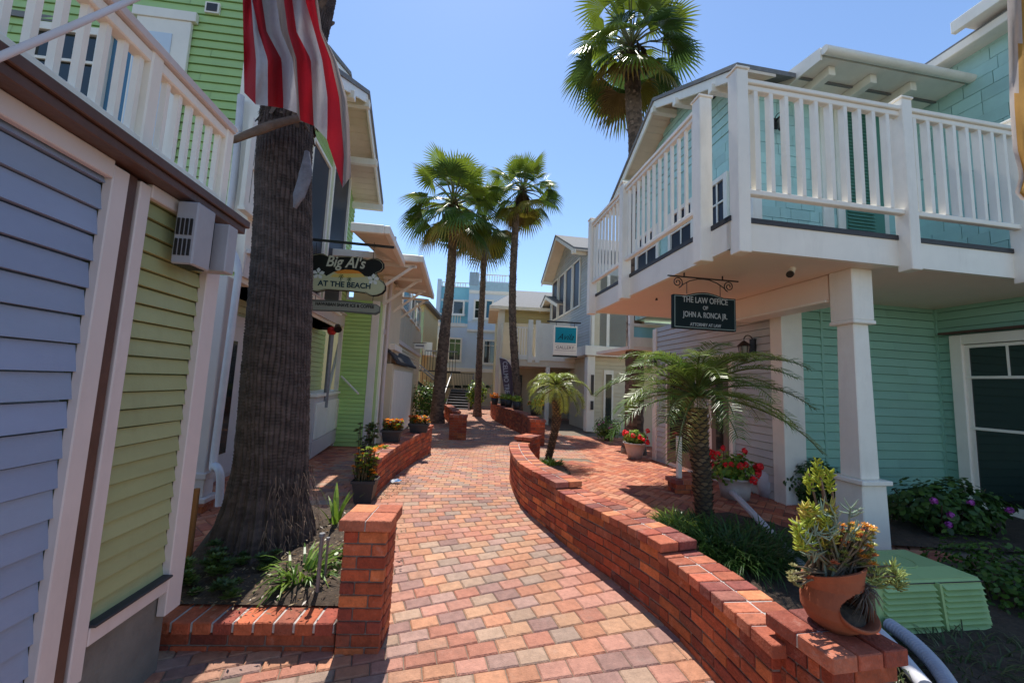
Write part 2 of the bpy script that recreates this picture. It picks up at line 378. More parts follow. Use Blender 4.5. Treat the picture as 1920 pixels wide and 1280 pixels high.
# plaza: herringbone
def seg_left(p):     # is p on the plaza side (right of guide)?
    best = None
    for i in range(0, len(gp)-1, 2):
        d = (gp[i]-p).length_squared
        if best is None or d < best[0]: best = (d, i)
    i = best[1]; t = (gp[min(i+1, len(gp)-1)]-gp[max(i-1, 0)]).normalized(); r = Vector((t.y, -t.x, 0)); return (p-gp[i]).dot(r)
m = MB(); hb = .102; ang = R_(52); ux = Vector((math.cos(ang), math.sin(ang), 0)); uy = Vector((-math.sin(ang), math.cos(ang), 0)); c0 = Vector((2., 6., 0))
HC = [lin(h) for h in ('b86a4c', 'a85e48', 'c27c5c', 'b37258', '9a5a4a', 'c08468')]
HC = [(r*1.05, g*1.05, b*1.02) for r, g, b in HC]
for i in range(-95, 95):
    for j in range(-95, 95):
        k = (i-j) % 4
        if k == 0: cc = c0+ux*(i+1)*hb+uy*(j+.5)*hb; a, b = ux, uy
        elif k == 3: cc = c0+ux*(i+.5)*hb+uy*(j+1)*hb; a, b = uy, ux
        else: continue
        if cc.y < 2.2 or cc.y > 12.9 or cc.x > 4.3 or cc.x < -4.6: continue
        sl_ = seg_left(cc)
        if (cc.x > -.2 and (cc.y < 3.2 or sl_ < (.15 if cc.y < 8 else 1.8))) or (cc.x <= -.2 and sl_ > -2.75): continue
        q = random.choice(HC); v = random.uniform(.85, 1.12); paver(m, cc, a, b, hb*2, hb, (q[0]*v, q[1]*v, q[2]*v))
m.build('plaza', kind='structure')
# far paving (flat sheet) joining the path
m = MB()
m.grid([[(x, y, -.012) for x in (-9, -4, -1, 2, 6, 12)] for y in (12.2, 16, 21, 30, 45)], mat('far_paving', (.42, .25, .19), .85, .25, 22, .4, 60), smooth=False)
m.build('far_paving', kind='structure')

# ------------------------------------------------------------------ brick walls
BC = [lin(h) for h in ('a04a34', '8f3d2c', 'a8553c', '7c3830', 'b0603f', '93452f', '86483c', '9c503a')]
BC = [(r*1.3, g*1.3, b*1.0) for r, g, b in BC]
def bcol(l=1.0): q = random.choice(BC); v = random.uniform(.75, 1.2)*l; return (q[0]*v, q[1]*v, q[2]*v)
def curved_wall(mb, cen, thick, ztops, z0f=None, course=.068, bl=.205, cap=True, capcol=1.3, caph=.06):
    """cen: base line on the path side; the wall lies to the right (+) or left (-) by thick sign. ztops: list (arc fraction from, ztop)"""
    pts, L = resample([(a, b, 0) for a, b in cen], .05)
    def P(s):
        s = max(0, min(L-1e-6, s)); f = s/L*(len(pts)-1); i = int(f); return pts[i].lerp(pts[min(i+1, len(pts)-1)], f-i)
    def T(s): d = P(s+.04)-P(s-.04); return d.normalized()
    sg = 1 if thick > 0 else -1; th = abs(thick)
    def Q(s, n): t = T(s); r = Vector((t.y, -t.x, 0))*sg; return P(s)+r*n
    z0f = z0f or (lambda p: gz(p.y)-.05)
    for si, (fa, fb, zt) in enumerate(ztops):
        sa, sb = fa*L, fb*L; ztw = zt-caph
        n = max(2, int((sb-sa)/.1)); rows = []
        for k in range(n+1):
            s = sa+(sb-sa)*k/n; a = Q(s, .008); b = Q(s, th-.008); z0 = z0f(P(s))
            rows.append([(a.x,a.y,z0),(a.x,a.y,zt-.012),(b.x,b.y,zt-.012),(b.x,b.y,z0)])
        mb.grid(rows, MORTAR, smooth=False); mb.face(rows[0], MORTAR); mb.face(rows[-1][::-1], MORTAR)
        z = ztw-course; row = 0
        while z > -.35:
            s = sa - (bl/2 if row % 2 else 0)
            while s < sb:
                x0 = max(s+.005, sa); x1 = min(s+bl-.005, sb)
                if x1-x0 > .03 and z+course > z0f(P((x0+x1)/2)):
                    for (n0, n1) in ((0+random.uniform(-.003, .002), .05), (th-.05, th)):
                        a, b, c, d = Q(x0, n0), Q(x1, n0), Q(x1, n1), Q(x0, n1)
                        jz = random.uniform(-.002, .002)
                        q = [(v.x, v.y, z+.004+jz) for v in (a, b, c, d)]; t = [(v.x, v.y, z+course-.004+jz) for v in (a, b, c, d)]
                        if sg > 0: q = q[::-1]; t = t[::-1]
                        mb.hexa(q+t, BRICK, bcol())
                s += bl
            for (e0, e1) in ((sa, sa+.05), (sb-.05, sb)):       # end faces
                nn = [0, th*.5, th] if row % 2 else [0, th*.33, th]
                for a_, b_ in zip(nn[:-1], nn[1:]):
                    if z+course <= z0f(P(e0)): continue
                    ee0, ee1 = (e0-.004, e1) if e0 == sa else (e0, e1+.004)
                    v4 = [P((ee0+ee1)/2)]*0
                    t_ = T((e0+e1)/2); r_ = Vector((t_.y, -t_.x, 0))*sg; base = P(sa if e0 == sa else sb)
                    dd = (-.004, .04) if e0 == sa else (-.04, .004)
                    pp = [base+t_*dd[0]+r_*(a_+.004), base+t_*dd[1]+r_*(a_+.004), base+t_*dd[1]+r_*(b_-.004), base+t_*dd[0]+r_*(b_-.004)]
                    q = [(v.x, v.y, z+.004) for v in pp]; t2 = [(v.x, v.y, z+course-.004) for v in pp]
                    if sg > 0: q = q[::-1]; t2 = t2[::-1]
                    mb.hexa(q+t2, BRICK, bcol())
            z -= course; row += 1
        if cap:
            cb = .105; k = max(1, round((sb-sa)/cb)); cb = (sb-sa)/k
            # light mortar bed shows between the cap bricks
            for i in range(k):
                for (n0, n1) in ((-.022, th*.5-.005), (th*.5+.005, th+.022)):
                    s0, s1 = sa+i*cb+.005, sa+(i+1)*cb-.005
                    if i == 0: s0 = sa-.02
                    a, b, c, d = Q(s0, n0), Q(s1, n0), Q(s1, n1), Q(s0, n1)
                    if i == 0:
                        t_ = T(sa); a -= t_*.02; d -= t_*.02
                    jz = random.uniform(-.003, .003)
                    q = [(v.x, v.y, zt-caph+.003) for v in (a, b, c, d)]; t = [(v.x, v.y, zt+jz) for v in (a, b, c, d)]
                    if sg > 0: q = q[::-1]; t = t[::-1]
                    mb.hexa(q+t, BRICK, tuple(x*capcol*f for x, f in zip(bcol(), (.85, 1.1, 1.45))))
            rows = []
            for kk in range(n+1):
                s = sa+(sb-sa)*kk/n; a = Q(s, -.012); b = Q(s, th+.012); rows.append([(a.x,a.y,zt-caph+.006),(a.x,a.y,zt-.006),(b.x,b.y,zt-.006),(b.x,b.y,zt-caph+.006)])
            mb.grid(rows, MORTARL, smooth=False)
    return Q, L
def pillar(mb, F, a0, a1, d0, d1, z0, z1, course=.068):
    F.box(mb, a0+.008, a1-.008, d0+.008, d1-.008, z0, z1-.065, MORTAR)
    z = z1-.065-course; row = 0
    while z > z0-course:
        W, D = a1-a0, d1-d0; b = .05; zz0, zz1 = z+.004, z+course-.004
        sp = [0, .5, 1] if row % 2 else [0, .33 if W < .45 else .25, .66 if W < .45 else .75, 1]
        if W < .34: sp = [0, .66, 1] if row % 2 else [0, .34, 1]
        for a, c in zip(sp[:-1], sp[1:]):
            F.box(mb, a0+a*W+.004, a0+c*W-.004, d1-b, d1+random.uniform(0,.003), zz0, zz1, BRICK, bcol()); F.box(mb, a0+a*W+.004, a0+c*W-.004, d0-random.uniform(0,.003), d0+b, zz0, zz1, BRICK, bcol())
        sp = [0, .4, 1] if row % 2 else [0, .6, 1]
        for a, c in zip(sp[:-1], sp[1:]):
            F.box(mb, a0-.002, a0+b-.006, d0+b+.004 if a == 0 else d0+a*D+.004, d1-b-.004 if c == 1 else d0+c*D-.004, zz0, zz1, BRICK, bcol())
            F.box(mb, a1-b+.006, a1+.002, d0+b+.004 if a == 0 else d0+a*D+.004, d1-b-.004 if c == 1 else d0+c*D-.004, zz0, zz1, BRICK, bcol())
        z -= course; row += 1
    k = max(2, round((a1-a0)/.11)); cw = (a1-a0+.05)/k
    F.box(mb, a0-.015, a1+.015, d0-.015, d1+.015, z1-.062, z1-.008, MORTARL)
    for i in range(k):
        for (e0, e1) in ((d0-.025, (d0+d1)/2-.005), ((d0+d1)/2+.005, d1+.025)):
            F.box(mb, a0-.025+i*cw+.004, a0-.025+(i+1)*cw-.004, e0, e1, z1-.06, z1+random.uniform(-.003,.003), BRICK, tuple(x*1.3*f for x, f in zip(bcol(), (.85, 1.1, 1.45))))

# right wall
m = MB(); wp = WALLPTS + [(.10, 6.5), (.33, 7.0)]
pts_, L_ = resample([(a, b, 0) for a, b in wp], .05)
def frac_at_y(y):
    for i, p in enumerate(pts_):
        if p.y >= y: return i/(len(pts_)-1)
    return 1
f1, f2, f3, f4 = frac_at_y(1.84), frac_at_y(2.70), frac_at_y(3.95), frac_at_y(6.55)
curved_wall(m, wp, .25, [(f1, f2, .535), (f2, f3, .60), (f3, f4, .665), (f4, 1, .74)])
_z = lambda x, y: C0+ray(x, y)*((.625-EYE)/ray(x, y).z)
pa_, pb_, pc_ = _z(1463, 1146), _z(1560, 1232), _z(1700, 1216)
PE = Fr((pb_.x, pb_.y), (pc_.x-pb_.x, pc_.y-pb_.y), (pc_.y-pb_.y, -(pc_.x-pb_.x)))
pillar(m, PE, .02, (pc_-pb_).length-.02, -(pa_-pb_).length+.02, -.02, -.1, .625)
m.build('brick_wall', bevel=.004, label='long curving red brick garden wall stepping up along the right edge of the path', cat='wall')
PILR = street((1.22, 1.45), 5, -1)
# left far curved wall
m = MB(); lwp = [g2(*p) for p in ((704,930),(726,906),(754,882),(785,862),(808,849))]
curved_wall(m, lwp, -.24, [(0, .93, gz(6)+.44), (.93, 1, gz(7)+.52)])
m.build('brick_wall', bevel=.004, label='curved brick wall left of the path carrying the row of succulent planters', cat='wall')
# left front pillar and planter wall
q0, q1 = G(625, 1225), G(718, 1225)
PF = facing((q0.x, q0.y), 3)
m = MB(); pillar(m, PF, 0, .245, -.25, 0, .05, .80); m.build('brick_pillar', bevel=.004, label='tall brick pillar in the left foreground with white mortar smears on its cap', cat='pillar')
m = MB(); pillar_top = .80
lf = facing((q0.x, q0.y), 3)
def flatwall(mb, F, a0, a1, d0, d1, z0, z1, course=.068):
    F.box(mb, a0, a1, d0+.008, d1-.008, z0, z1-.012, MORTAR); z = z1-.065-course; row = 0
    while z > z0-course:
        s = a0-(.1 if row % 2 else 0)
        while s < a1:
            x0, x1 = max(s+.005, a0), min(s+.195, a1)
            if x1-x0 > .03:
                for e0, e1 in ((d1-.05, d1+random.uniform(0,.003)), (d0, d0+.05)): F.box(mb, x0, x1, e0, e1, z+.004, z+course-.004, BRICK, bcol(.85))
            s += .2
        z -= course; row += 1
    k = round((a1-a0)/.105); cb = (a1-a0)/k
    F.box(mb, a0+.003, a1-.003, d0-.006, d1+.012, z1-.06, z1-.009, MORTARL)
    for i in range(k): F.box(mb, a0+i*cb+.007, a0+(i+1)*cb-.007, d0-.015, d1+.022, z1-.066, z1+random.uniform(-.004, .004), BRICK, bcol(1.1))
zl = at(450, 1165, PF.p(-.4, 0, 0).y).z
flatwall(m, lf, -.98, -.01, -.2, -.02, .0, zl)
m.build('brick_planter_wall', bevel=.005, label='low brick kerb wall between the annex base and the tall foreground pillar', cat='wall')
# soil beds
def sheet(name, poly, z, mt, n=1, kind='structure', bump_=.0):
    mb = MB(); c = Vector((sum(p[0] for p in poly)/len(poly), sum(p[1] for p in poly)/len(poly)))
    rings = []; K = 60; per = []
    for i in range(len(poly)):
        a = Vector(poly[i]); b = Vector(poly[(i+1) % len(poly)])
        for k in range(10): per.append(a.lerp(b, k/10))
    for f in [1, .93, .8, .65, .5, .35, .2, .06]:
        rings.append([(c.x+(p.x-c.x)*f, c.y+(p.y-c.y)*f, gz(c.y+(p.y-c.y)*f)+z+(random.uniform(-1, 1)*bump_*f if f < 1 else -.02)) for p in per])
    mb.grid(rings, mt, smooth=True, closed=True); return mb.build(name, kind=kind)
a = PF.p(-.98, -.1, 0); b = PF.p(.03, -.1, 0)
sheet('soil', [(a.x-.1, a.y+.05), (b.x, b.y+.05), (b.x-.05, 3.6), (-1.35, 3.95), (-2.0, 4.0), (-2.5, 3.6)], .18, SOIL, bump_=.025)
sheet('soil', [(1.55, 1.2), (1.42, 2.2), (1.15, 2.95), (.93, 3.75), (1.7, 4.5), (2.6, 4.75), (3.1, 4.2), (3.4, 3.6), (6.5, 3.9), (6.5, 1.0)], .05, SOIL, bump_=.03)
sheet('soil', [(3.55, 4.0), (3.75, 5.2), (6.2, 5.5), (6.5, 3.9)], .055, SOIL, bump_=.03)
sheet('soil', [(.35, 5.9), (.3, 6.5), (.6, 7.0), (1.0, 7.2), (1.05, 6.6), (.8, 6.1)], .035, SOIL, bump_=.015)
# free-standing pillars
def mkpillar(px0, px1, py, h, label, dd=.36):
    a, b = G(px0, py), G(px1, py); F = facing((a.x, a.y), 4); mb = MB(); wdt = (b-a).length
    pillar(mb, F, 0, wdt, -dd, 0, gz(a.y)-.03, gz(a.y)+h); return mb.build('brick_pillar', label=label, cat='pillar')
mkpillar(841, 872, 824, .66, 'brick pillar standing left of the path end, by the first tall palm')
mkpillar(994, 1019, 835, .66, 'brick pillar right of the path, just left of the small leaning palm')
# low walls in the distance
def lowwall(pxs, h, label, th=.25):
    pts = [g2(*p) for p in pxs]; mb = MB(); curved_wall(mb, pts, th, [(0, 1, h)], capcol=1.2); return mb.build('brick_wall', label=label, cat='wall')
lowwall(((992,826),(975,812),(950,800),(925,786),(919,778)), .66, 'brick wall beyond the small palm topped with black flower pots')
lowwall(((862,802),(852,790),(843,782)), .55, 'short low brick wall behind the left pillar, near the stairs', -.25)

# ================================================================== BUILDINGS, LEFT
# ---- annex: one-storey box with a roof deck
O = at(340, 1050, 2.2); LA = street((O.x, O.y), 6.2, 1)
def sx(F, px, py): return F.hit(px, py)[0]
yy = 867
sB1, sT1, sG0, sG1, sT3, sEnd = [sx(LA, x, yy) for x in (125, 160, 184, 208, 340, 366)]
sx0 = -3.2
bl = thing('annex_building', (O.x, O.y, 0), 'low annex with slate blue and sage green siding under a white railed roof deck', 'building')
zb0 = .56; zt_ = 2.36
part(bl, 'blue_siding', lambda m: (siding(m, LA, sx0, sB1, zb0-.15, zt_, .106, BLUE, -.033), LA.box(m, sx0, sB1, -.5, -.057, .5, 2.4, BLUE)), label='slate blue lap siding nearest the viewer')
part(bl, 'green_siding', lambda m: (siding(m, LA, sG1, sT3, zb0, zt_, .078, SAGE, -.033), LA.box(m, sG0, -.03, -.5, -.057, .5, 2.4, SAGE)), label='sage green lap siding with rust stains')
for a0, a1, n1 in ((sB1, sT1, .008), (sG0, sG1, .008), (sT3, sEnd, .012)):
    part(bl, 'corner_board', lambda m: LA.box(m, a0, a1, -.03, n1, .37, 2.40, PINKW), .004)
part(bl, 'dark_gap_strip', lambda m: LA.box(m, sT1+.001, sT1+(sG0-sT1)*.75, -.06, .003, .37, 2.40, BROWN), .0)  # solid brown strip paints the dark of the gap between the boards
part(bl, 'top_board', lambda m: (LA.box(m, sx0, sB1-.001, -.02, .011, 2.34, 2.415, PINKW), LA.box(m, sG1+.001, sT3-.001, -.02, .011, 2.352, 2.415, PINKW)), .004)
part(bl, 'bottom_board', lambda m: (LA.box(m, sG1+.001, sT3-.001, -.02, .010, .49, .56, PINKW), LA.box(m, sG1+.001, sT3-.001, -.02, .03, .56, .572, POTD)), .003)
part(bl, 'foundation', lambda m: LA.box(m, sx0, -.03, -2.2, -.035, -.3, .49, CONC))
part(bl, 'end_wall', lambda m: LA.box(m, -.06, -.001, -2.2, -.03, .37, 2.40, SAGE))
part(bl, 'deck_edge', lambda m: (LA.box(m, sx0, .085, -2.4, .08, 2.416, 2.455, BROWN), LA.box(m, sx0, .10, -2.4, .095, 2.457, 2.50, BROWN)), .004)
rl = railing(LA, bl, sx0, -.02, 2.53, 3.02, n=-.02, step=.078, bw=.021, posts=(-.585, -.045), pw=.062, mt=WHITE, zp0=2.50, zp1=3.0, toprail=PINKW, bt=.013)
# ---- air conditioner box
a0, z0 = LA.hit(308, 480); a1, z1 = LA.hit(400, 470)
ac0, ac1 = sx(LA, 312, 440), sx(LA, 372, 470); zlo, zhi = LA.hit(306, 492)[1], LA.hit(330, 380)[1]
def acbox(m):
    LA.box(m, ac0, ac0+.13, .03, .125, zlo, zhi, ACM)
ac = thing('air_conditioner', LA.p(ac0, .1, zlo), 'weathered grey window air conditioner mounted high on the sage green siding', 'air conditioner')
part(ac, 'casing', acbox, .006)
part(ac, 'outer_hood', lambda m: (LA.box(m, ac0+.13, ac0+.19, .03, .09, zlo+.03, zhi-.02, BLACK), LA.box(m, ac0+.19, ac0+.27, .02, .16, zlo+.02, zhi-.03, ACM)), .005)
part(ac, 'side_grille', lambda m: [LA.box(m, ac0-.006, ac0, .042+i*.019, .052+i*.019, zlo+.04+k*.1, zlo+.12+k*.1, BLACK) for i in range(4) for k in range(2)])
part(ac, 'bottom_grille', lambda m: [LA.box(m, ac0+.015+i*.018, ac0+.025+i*.018, .04, .11, zlo-.004, zlo, BLACK) for i in range(6)])

# ---- green house
Bc = G(400, 950); BF = facing((Bc.x, Bc.y), 6.2); BS = street((Bc.x, Bc.y), 9, 1)
gh = thing('green_house', (Bc.x, Bc.y, gz(Bc.y)), 'lime green two storey house with white trim behind the big foreground palm trunk', 'house')
Ls = 4.55     # length of street wall up to jog
part(gh, 'front_wall', lambda m: (siding(m, BF, -7.5, -.16, 2.3, 9.0, .105, GREEN), BF.box(m, -7.5, -.05, -.3, -.024, 2.664, 9.0, GREEN), BF.box(m, -7.5, -.75, -.3, -.024, 0, 2.66, GREEN)))
ztrim0, ztrim1 = BS.hit(462, 508)[1], BS.hit(470, 488)[1]
part(gh, 'side_wall', lambda m: (siding(m, BS, .16, Ls, 2.95, 6.0, .105, GREEN), BS.box(m, .30, Ls, -4, -.024, 2.6, 6.3, GREEN)))
part(gh, 'corner_board', lambda m: (BF.box(m, -.22, .022, .0, .03, 2.7, 8.8, WHITE), BS.box(m, -.03, .16, .0, .025, 2.7, 8.8, WHITE)), .004)
part(gh, 'belt_board', lambda m: (BS.box(m, 0, Ls, 0, .035, 2.66, 2.93, PINKW), BS.box(m, 0, Ls, 0, .07, 2.93, 2.97, PINKW)), .004)
# recessed ground floor
part(gh, 'recess_wall', lambda m: (siding(m, BS, .0, Ls+.55, .1, 2.62, .105, mat('pale_yellow_siding', (.50, .50, .32), .5, .06, 2, .1, 60), -.55), BS.box(m, 0, Ls+.56, -1.5, -.574, 0, 2.62, YELLOW)))
part(gh, 'recess_soffit', lambda m: BS.box(m, 0, Ls, -.6, .0, 2.60, 2.66, SOFF))
# door in the recess
def rect_n(F, x0, y0, x1, y1, n): return F.rect(x0, y0, x1, y1, n)
dr = BS.rect(428, 605, 458, 880, -.5); dz = gz(4.6)+.06
d = part(gh, 'door', lambda m: (BS.box(m, BS.hit(405, 750, -.5)[0]-.2, dr[1]-.02, -.54, -.49, dz-.1, 2.35, PINKW), BS.box(m, BS.hit(405, 750, -.5)[0]-.1, dr[1]-.12, -.49, -.466, dz, 2.2, PINKW)), .004)
g = MB(); pa_, pb_ = BS.hit(413, 750, -.45)[0], BS.hit(434, 750, -.45)[0]; BS.box(g, pa_, pb_, -.465, -.45, dz+.3, 2.0, GLASS); g.build('pane', d)
# corner column with its pedestal
CP = BS
part(gh, 'corner_column', lambda m: (BS.box(m, -.16, -.03, -.2, -.04, .55, 2.62, PINKW), BS.box(m, -.2, .01, -.24, .0, .5, .56, PINKW), BS.box(m, -.18, -.01, -.22, -.02, .32, .5, PINKW), BS.box(m, -.23, .03, -.26, .03, .27, .32, PINKW)), .006)
part(gh, 'column_plinth', lambda m: pillar(m, BS, -.2, .0, -.24, .0, 0, .30), .003)
# upper windows
window(BF, gh, BF.rect(52, 66, 172, 330), .02, .09, GLASS, WHITE, 0, (.8,))
window(BF, gh, BF.rect(200, 78, 262, 300), .02, .07, BLUEREFL, WHITE, 0, ())
d = part(gh, 'door', lambda m: (lambda r: (BF.box(m, r[0], r[1], .012, .05, r[2], r[3], WHITE), BF.box(m, r[0]-.05, r[1]+.05, .012, .065, r[3], r[3]+.12, WHITE), BF.box(m, r[0]+.02, r[1]-.18, .05, .06, r[2], r[3]-.18, PALEBLUE)))(BF.rect(243, 40, 348, 300)), .004)
part(gh, 'roof_vent', lambda m: (lambda r: (BF.box(m, r[0], r[1], .01, .04, r[2], r[3], WHITE), BF.box(m, r[0]+.02, r[1]-.02, .04, .045, r[2]+.02, r[3]-.02, POTD)))(BF.rect(388, 10, 415, 30)))
window(BS, gh, BS.rect(462, 255, 500, 400), .01, .1, GLASS, WHITE, 0, (.5,))
ra = BS.rect(560, 290, 612, 470)
for x0, x1 in ((575, 611), (620, 651)):
    r = BS.rect(x0, 250, x1, 470); r = (r[0], r[1], 2.95, BS.hit(x0, 245)[1])
    window(BS, gh, r, .01, .06, SCREEN, WHITE, 0, ())
# jog: facing wall, its brighter light put into the siding green
sj = BS.rect(640, 600, 641, 700)[0]; J0 = BS.p(sj, 0, 0); JF = facing((J0.x, J0.y), 4); jw = JF.hit(690, 690)[0]; je = JF.hit(704, 690)[0]
part(gh, 'lime_wall', lambda m: (siding(m, JF, 0, jw, .1, 3.3, .085, LIME_LIT), JF.box(m, 0, je, -1.5, -.024, 0, 3.3, GREEN)), label='lime siding strip with its brighter light painted in, beside a white corner board')
part(gh, 'corner_board', lambda m: (JF.box(m, jw, je, 0, .03, .1, 3.3, WHITE), JF.box(m, -.07, .02, 0, .04, .1, 3.0, WHITE)), .004)
part(gh, 'handrail', lambda m: m.tube([at(640, 705, J0.y-.25), at(672, 738, J0.y-.5)], .02, WHITE))
# eave with gable on the street side
EV = street((BS.p(0, .62, 0).x, BS.p(0, .62, 0).y), 9, 1)
sa, za = EV.hit(608, 121); sb, zb = EV.hit(690, 177); sc, zc = EV.hit(708, 357)
sc = sb+2.1; zc = zb-1.15
def gable_roof(par, F, s0, s1, s2, zlo, zhi, back, zlo2=None, over=.62, rt=ROOF, sm=None, th=.07, brackets=(), bw=.1):
    zlo2 = zlo if zlo2 is None else zlo2
    def f(m):
        for (a, b, z0, z1) in ((s0, s1, zlo, zhi), (s1, s2, zhi, zlo2)):
            P = F.p
            q = [P(a, .03, z0), P(b, .03, z1), P(b, -back, z1), P(a, -back, z0)]
            up = Vector((0, 0, th)); m.hexa([v for v in q]+[v+up for v in q], rt)
    part(par, 'roof', f)
    def g_(m):
        for (a, b, z0, z1) in ((s0, s1, zlo, zhi), (s1, s2, zhi, zlo2)):
            m.hexa([F.p(a, -.04, z0-.17), F.p(b, -.04, z1-.17), F.p(b, 0, z1-.17), F.p(a, 0, z0-.17), F.p(a, -.04, z0-.004), F.p(b, -.04, z1-.004), F.p(b, 0, z1-.004), F.p(a, 0, z0-.004)], WHITE)
    part(par, 'rake_board', g_, .004)
    def h_(m):
        for (a, b, z0, z1) in ((s0, s1, zlo, zhi), (s1, s2, zhi, zlo2)):
            L = math.hypot(b-a, z1-z0); k = max(1, int(L/.14))
            for i in range(k):
                ta, tb = i/k, (i+1)/k-.04/k
                A = (a+(b-a)*ta, z0+(z1-z0)*ta); B = (a+(b-a)*tb, z0+(z1-z0)*tb)
                m.hexa([F.p(A[0], -.04, A[1]-.05), F.p(B[0], -.04, B[1]-.05), F.p(B[0], -over-.1, B[1]-.05), F.p(A[0], -over-.1, A[1]-.05), F.p(A[0], -.04, A[1]-.006), F.p(B[0], -.04, B[1]-.006), F.p(B[0], -over-.1, B[1]-.006), F.p(A[0], -over-.1, A[1]-.006)], sm or SOFF)
    part(par, 'soffit', h_)
    for t in brackets:
        if t < .5: s = s0+(s1-s0)*t*2; z = zlo+(zhi-zlo)*t*2
        else: s = s1+(s2-s1)*(t-.5)*2; z = zhi+(zlo2-zhi)*(t-.5)*2
        part(par, 'bracket', lambda m: (F.box(m, s-bw/2, s+bw/2, -over, .05, z-.27, z-.14, WHITE)), .006)
gable_roof(gh, EV, sa, sb, sc, za, zb, 5.0, zc, .62, brackets=(.28, .5, .74, .97))
def gwall(m):
    zf = lambda z: (.0, Ls)
    siding(m, BS, 0, Ls, 5.2, zb-.1, .105, GREEN, rng=lambda z: (sa+(sb-sa)*max(0, (z-za)/(zb-za))+.05, sc-(sc-sb)*max(0, (z-zc)/(zb-zc))-.05))
part(gh, 'gable_wall', gwall)
# higher roof piece behind
gable_roof(gh, street((BS.p(0, .1, 0).x, BS.p(0, .1, 0).y), 9, 1), 1.6, 2.9, 4.4, 6.9, 7.5, 5.0, 6.9, .3)
part(gh, 'upper_wall', lambda m: BS.box(m, .06, Ls-.2, -4.0, -.5, 6.0, 6.2, GREEN))
# downspouts
def pipe(pts, r, label, mt=PLAST, cat='downspout', name='downspout'):
    mb = MB(); P, L = resample(pts, .05); mb.tube(P, r, mt, 12)
    return mb.build(name, label=label, cat=cat)
dd = Bc.y-.12
pipe([at(452, 180, dd), at(440, 330, dd), at(428, 440, dd), at(446, 500, dd), at(441, 560, dd), at(402, 850, dd), at(405, 872, dd-.1), at(413, 890, dd-.12), at(411, 948, dd-.12)], .036, 'white downspout with elbows running down the corner column of the green house')
pe = BS.p(Ls-.1, .1, 0)
pipe([at(656, 440, pe.y), at(650, 570, pe.y), at(615, 735, pe.y)], .03, 'thin white downspout between the pale siding and the lime wall strip')
# white cabinet against the wall
ca, cb_ = G(580, 862), G(637, 830)
cs = Fr((ca.x, ca.y), (cb_.x-ca.x, cb_.y-ca.y), (cb_.y-ca.y, -(cb_.x-ca.x))); cw = ((cb_.x-ca.x)**2+(cb_.y-ca.y)**2)**.5
cz = cs.hit(600, 737)[1]; cz0 = gz(ca.y)
cab = thing('storage_cabinet', (ca.x, ca.y, cz0), 'white panelled wooden cabinet standing against the house behind the palm trunk', 'cabinet')
part(cab, 'body', lambda m: cs.box(m, 0, cw, -.5, 0, cz0, cz-.06, PINKW), .006)
part(cab, 'top', lambda m: cs.box(m, -.04, cw+.04, -.5, .04, cz-.06, cz, WHITE), .006)
part(cab, 'front_panel', lambda m: ([cs.box(m, .06+i*(cw-.04)/3, .0+(i+1)*(cw-.04)/3, 0, .03, cz0+.32, cz-.16, WHITE) for i in range(3)], cs.box(m, .0, cw, 0, .02, cz0+.02, cz0+.3, PINKW)), .006)
# fire alarm bell with conduit
fl = BS.hit(615, 620, .05)
fa = thing('fire_alarm_bell', BS.p(fl[0], 0, fl[1]), 'round red fire alarm bell on a grey conduit on the pale wall', 'alarm')
bp = BS.p(fl[0], .12, fl[1]); part(fa, 'bell', lambda m: m.tube([bp+Vector((0, -.0, 0)), bp+Vector((.02, -.05, 0)), bp+Vector((.02, -.08, 0))], [.085, .08, .03], mat('red_enamel', (.5, .02, .02), .35), 16))
part(fa, 'conduit', lambda m: m.tube([BS.p(fl[0], .12, fl[1]), BS.p(fl[0], .12, 1.0)], .045, STEEL))
part(fa, 'lamp', lambda m: (m.tube([bp+Vector((.1, 0, .1)), bp+Vector((.16, -.1, .02))], [.05, .07], BLACK), m.tube([bp+Vector((-.18, 0, .05)), bp+Vector((.0, -.0, .04))], .02, BLACK)))
# concrete steps
st = G(650, 828)
part(thing('concrete_steps', st, 'small grey concrete steps at the foot of the lime wall strip', 'steps'), 'step', lambda m: (m.box(st.x-.45, st.x+.25, st.y, st.y+.5, 0, .36, CONC), m.box(st.x-.45, st.x+.02, st.y+.35, st.y+.8, 0, .55, CONC)), .01)

# ---- cream house further along on the left
Cc = JF.p(je, -.25, 0); CS = street((Cc.x, Cc.y), 7.5, 1); CFc = facing((Cc.x, Cc.y), 2)
cz1 = CS.hit(722, 432, .55)[1]; cz2 = CS.hit(786, 486, .9)[1]; cs1 = CS.hit(722, 432, .55)[0]
ch = thing('cream_house', (Cc.x, Cc.y, 0), 'cream two storey house with braced orange lit eaves beyond the green house', 'house')
e_c = CS.hit(788, 650)[0]
part(ch, 'street_wall', lambda m: (siding(m, CS, 0, e_c, .05, 2.75, .11, CREAM), CS.box(m, 0, e_c, -.65, -.024, 0, min(cz1, cz2)+.1, CREAM)))
part(ch, 'upper_panel', lambda m: [CS.box(m, e_c*i/14+.02, e_c*(i+1)/14-.02, 0, .02, 2.7, 3.68, TAN) for i in range(14)])
part(ch, 'corner_board', lambda m: (CS.box(m, -.02, .12, -.02, .05, .05, cz1, WHITE), CS.box(m, 1.1, 1.25, 0, .05, 2.6, cz2, WHITE)), .004)
part(ch, 'belt_board', lambda m: CS.box(m, 0, e_c, 0, .06, 2.6, 2.72, PINKW))
for x0, x1, gl in ((731, 738, GLASS), (741, 748, GLASS), (753, 766, BLUEREFL), (770, 776, GLASS), (781, 788, GLASS)):
    r = CS.rect(x0, 540, x1, 600); window(CS, ch, (r[0], r[1], 3.75, 4.55), .01, .05, gl, WHITE, 0, ())
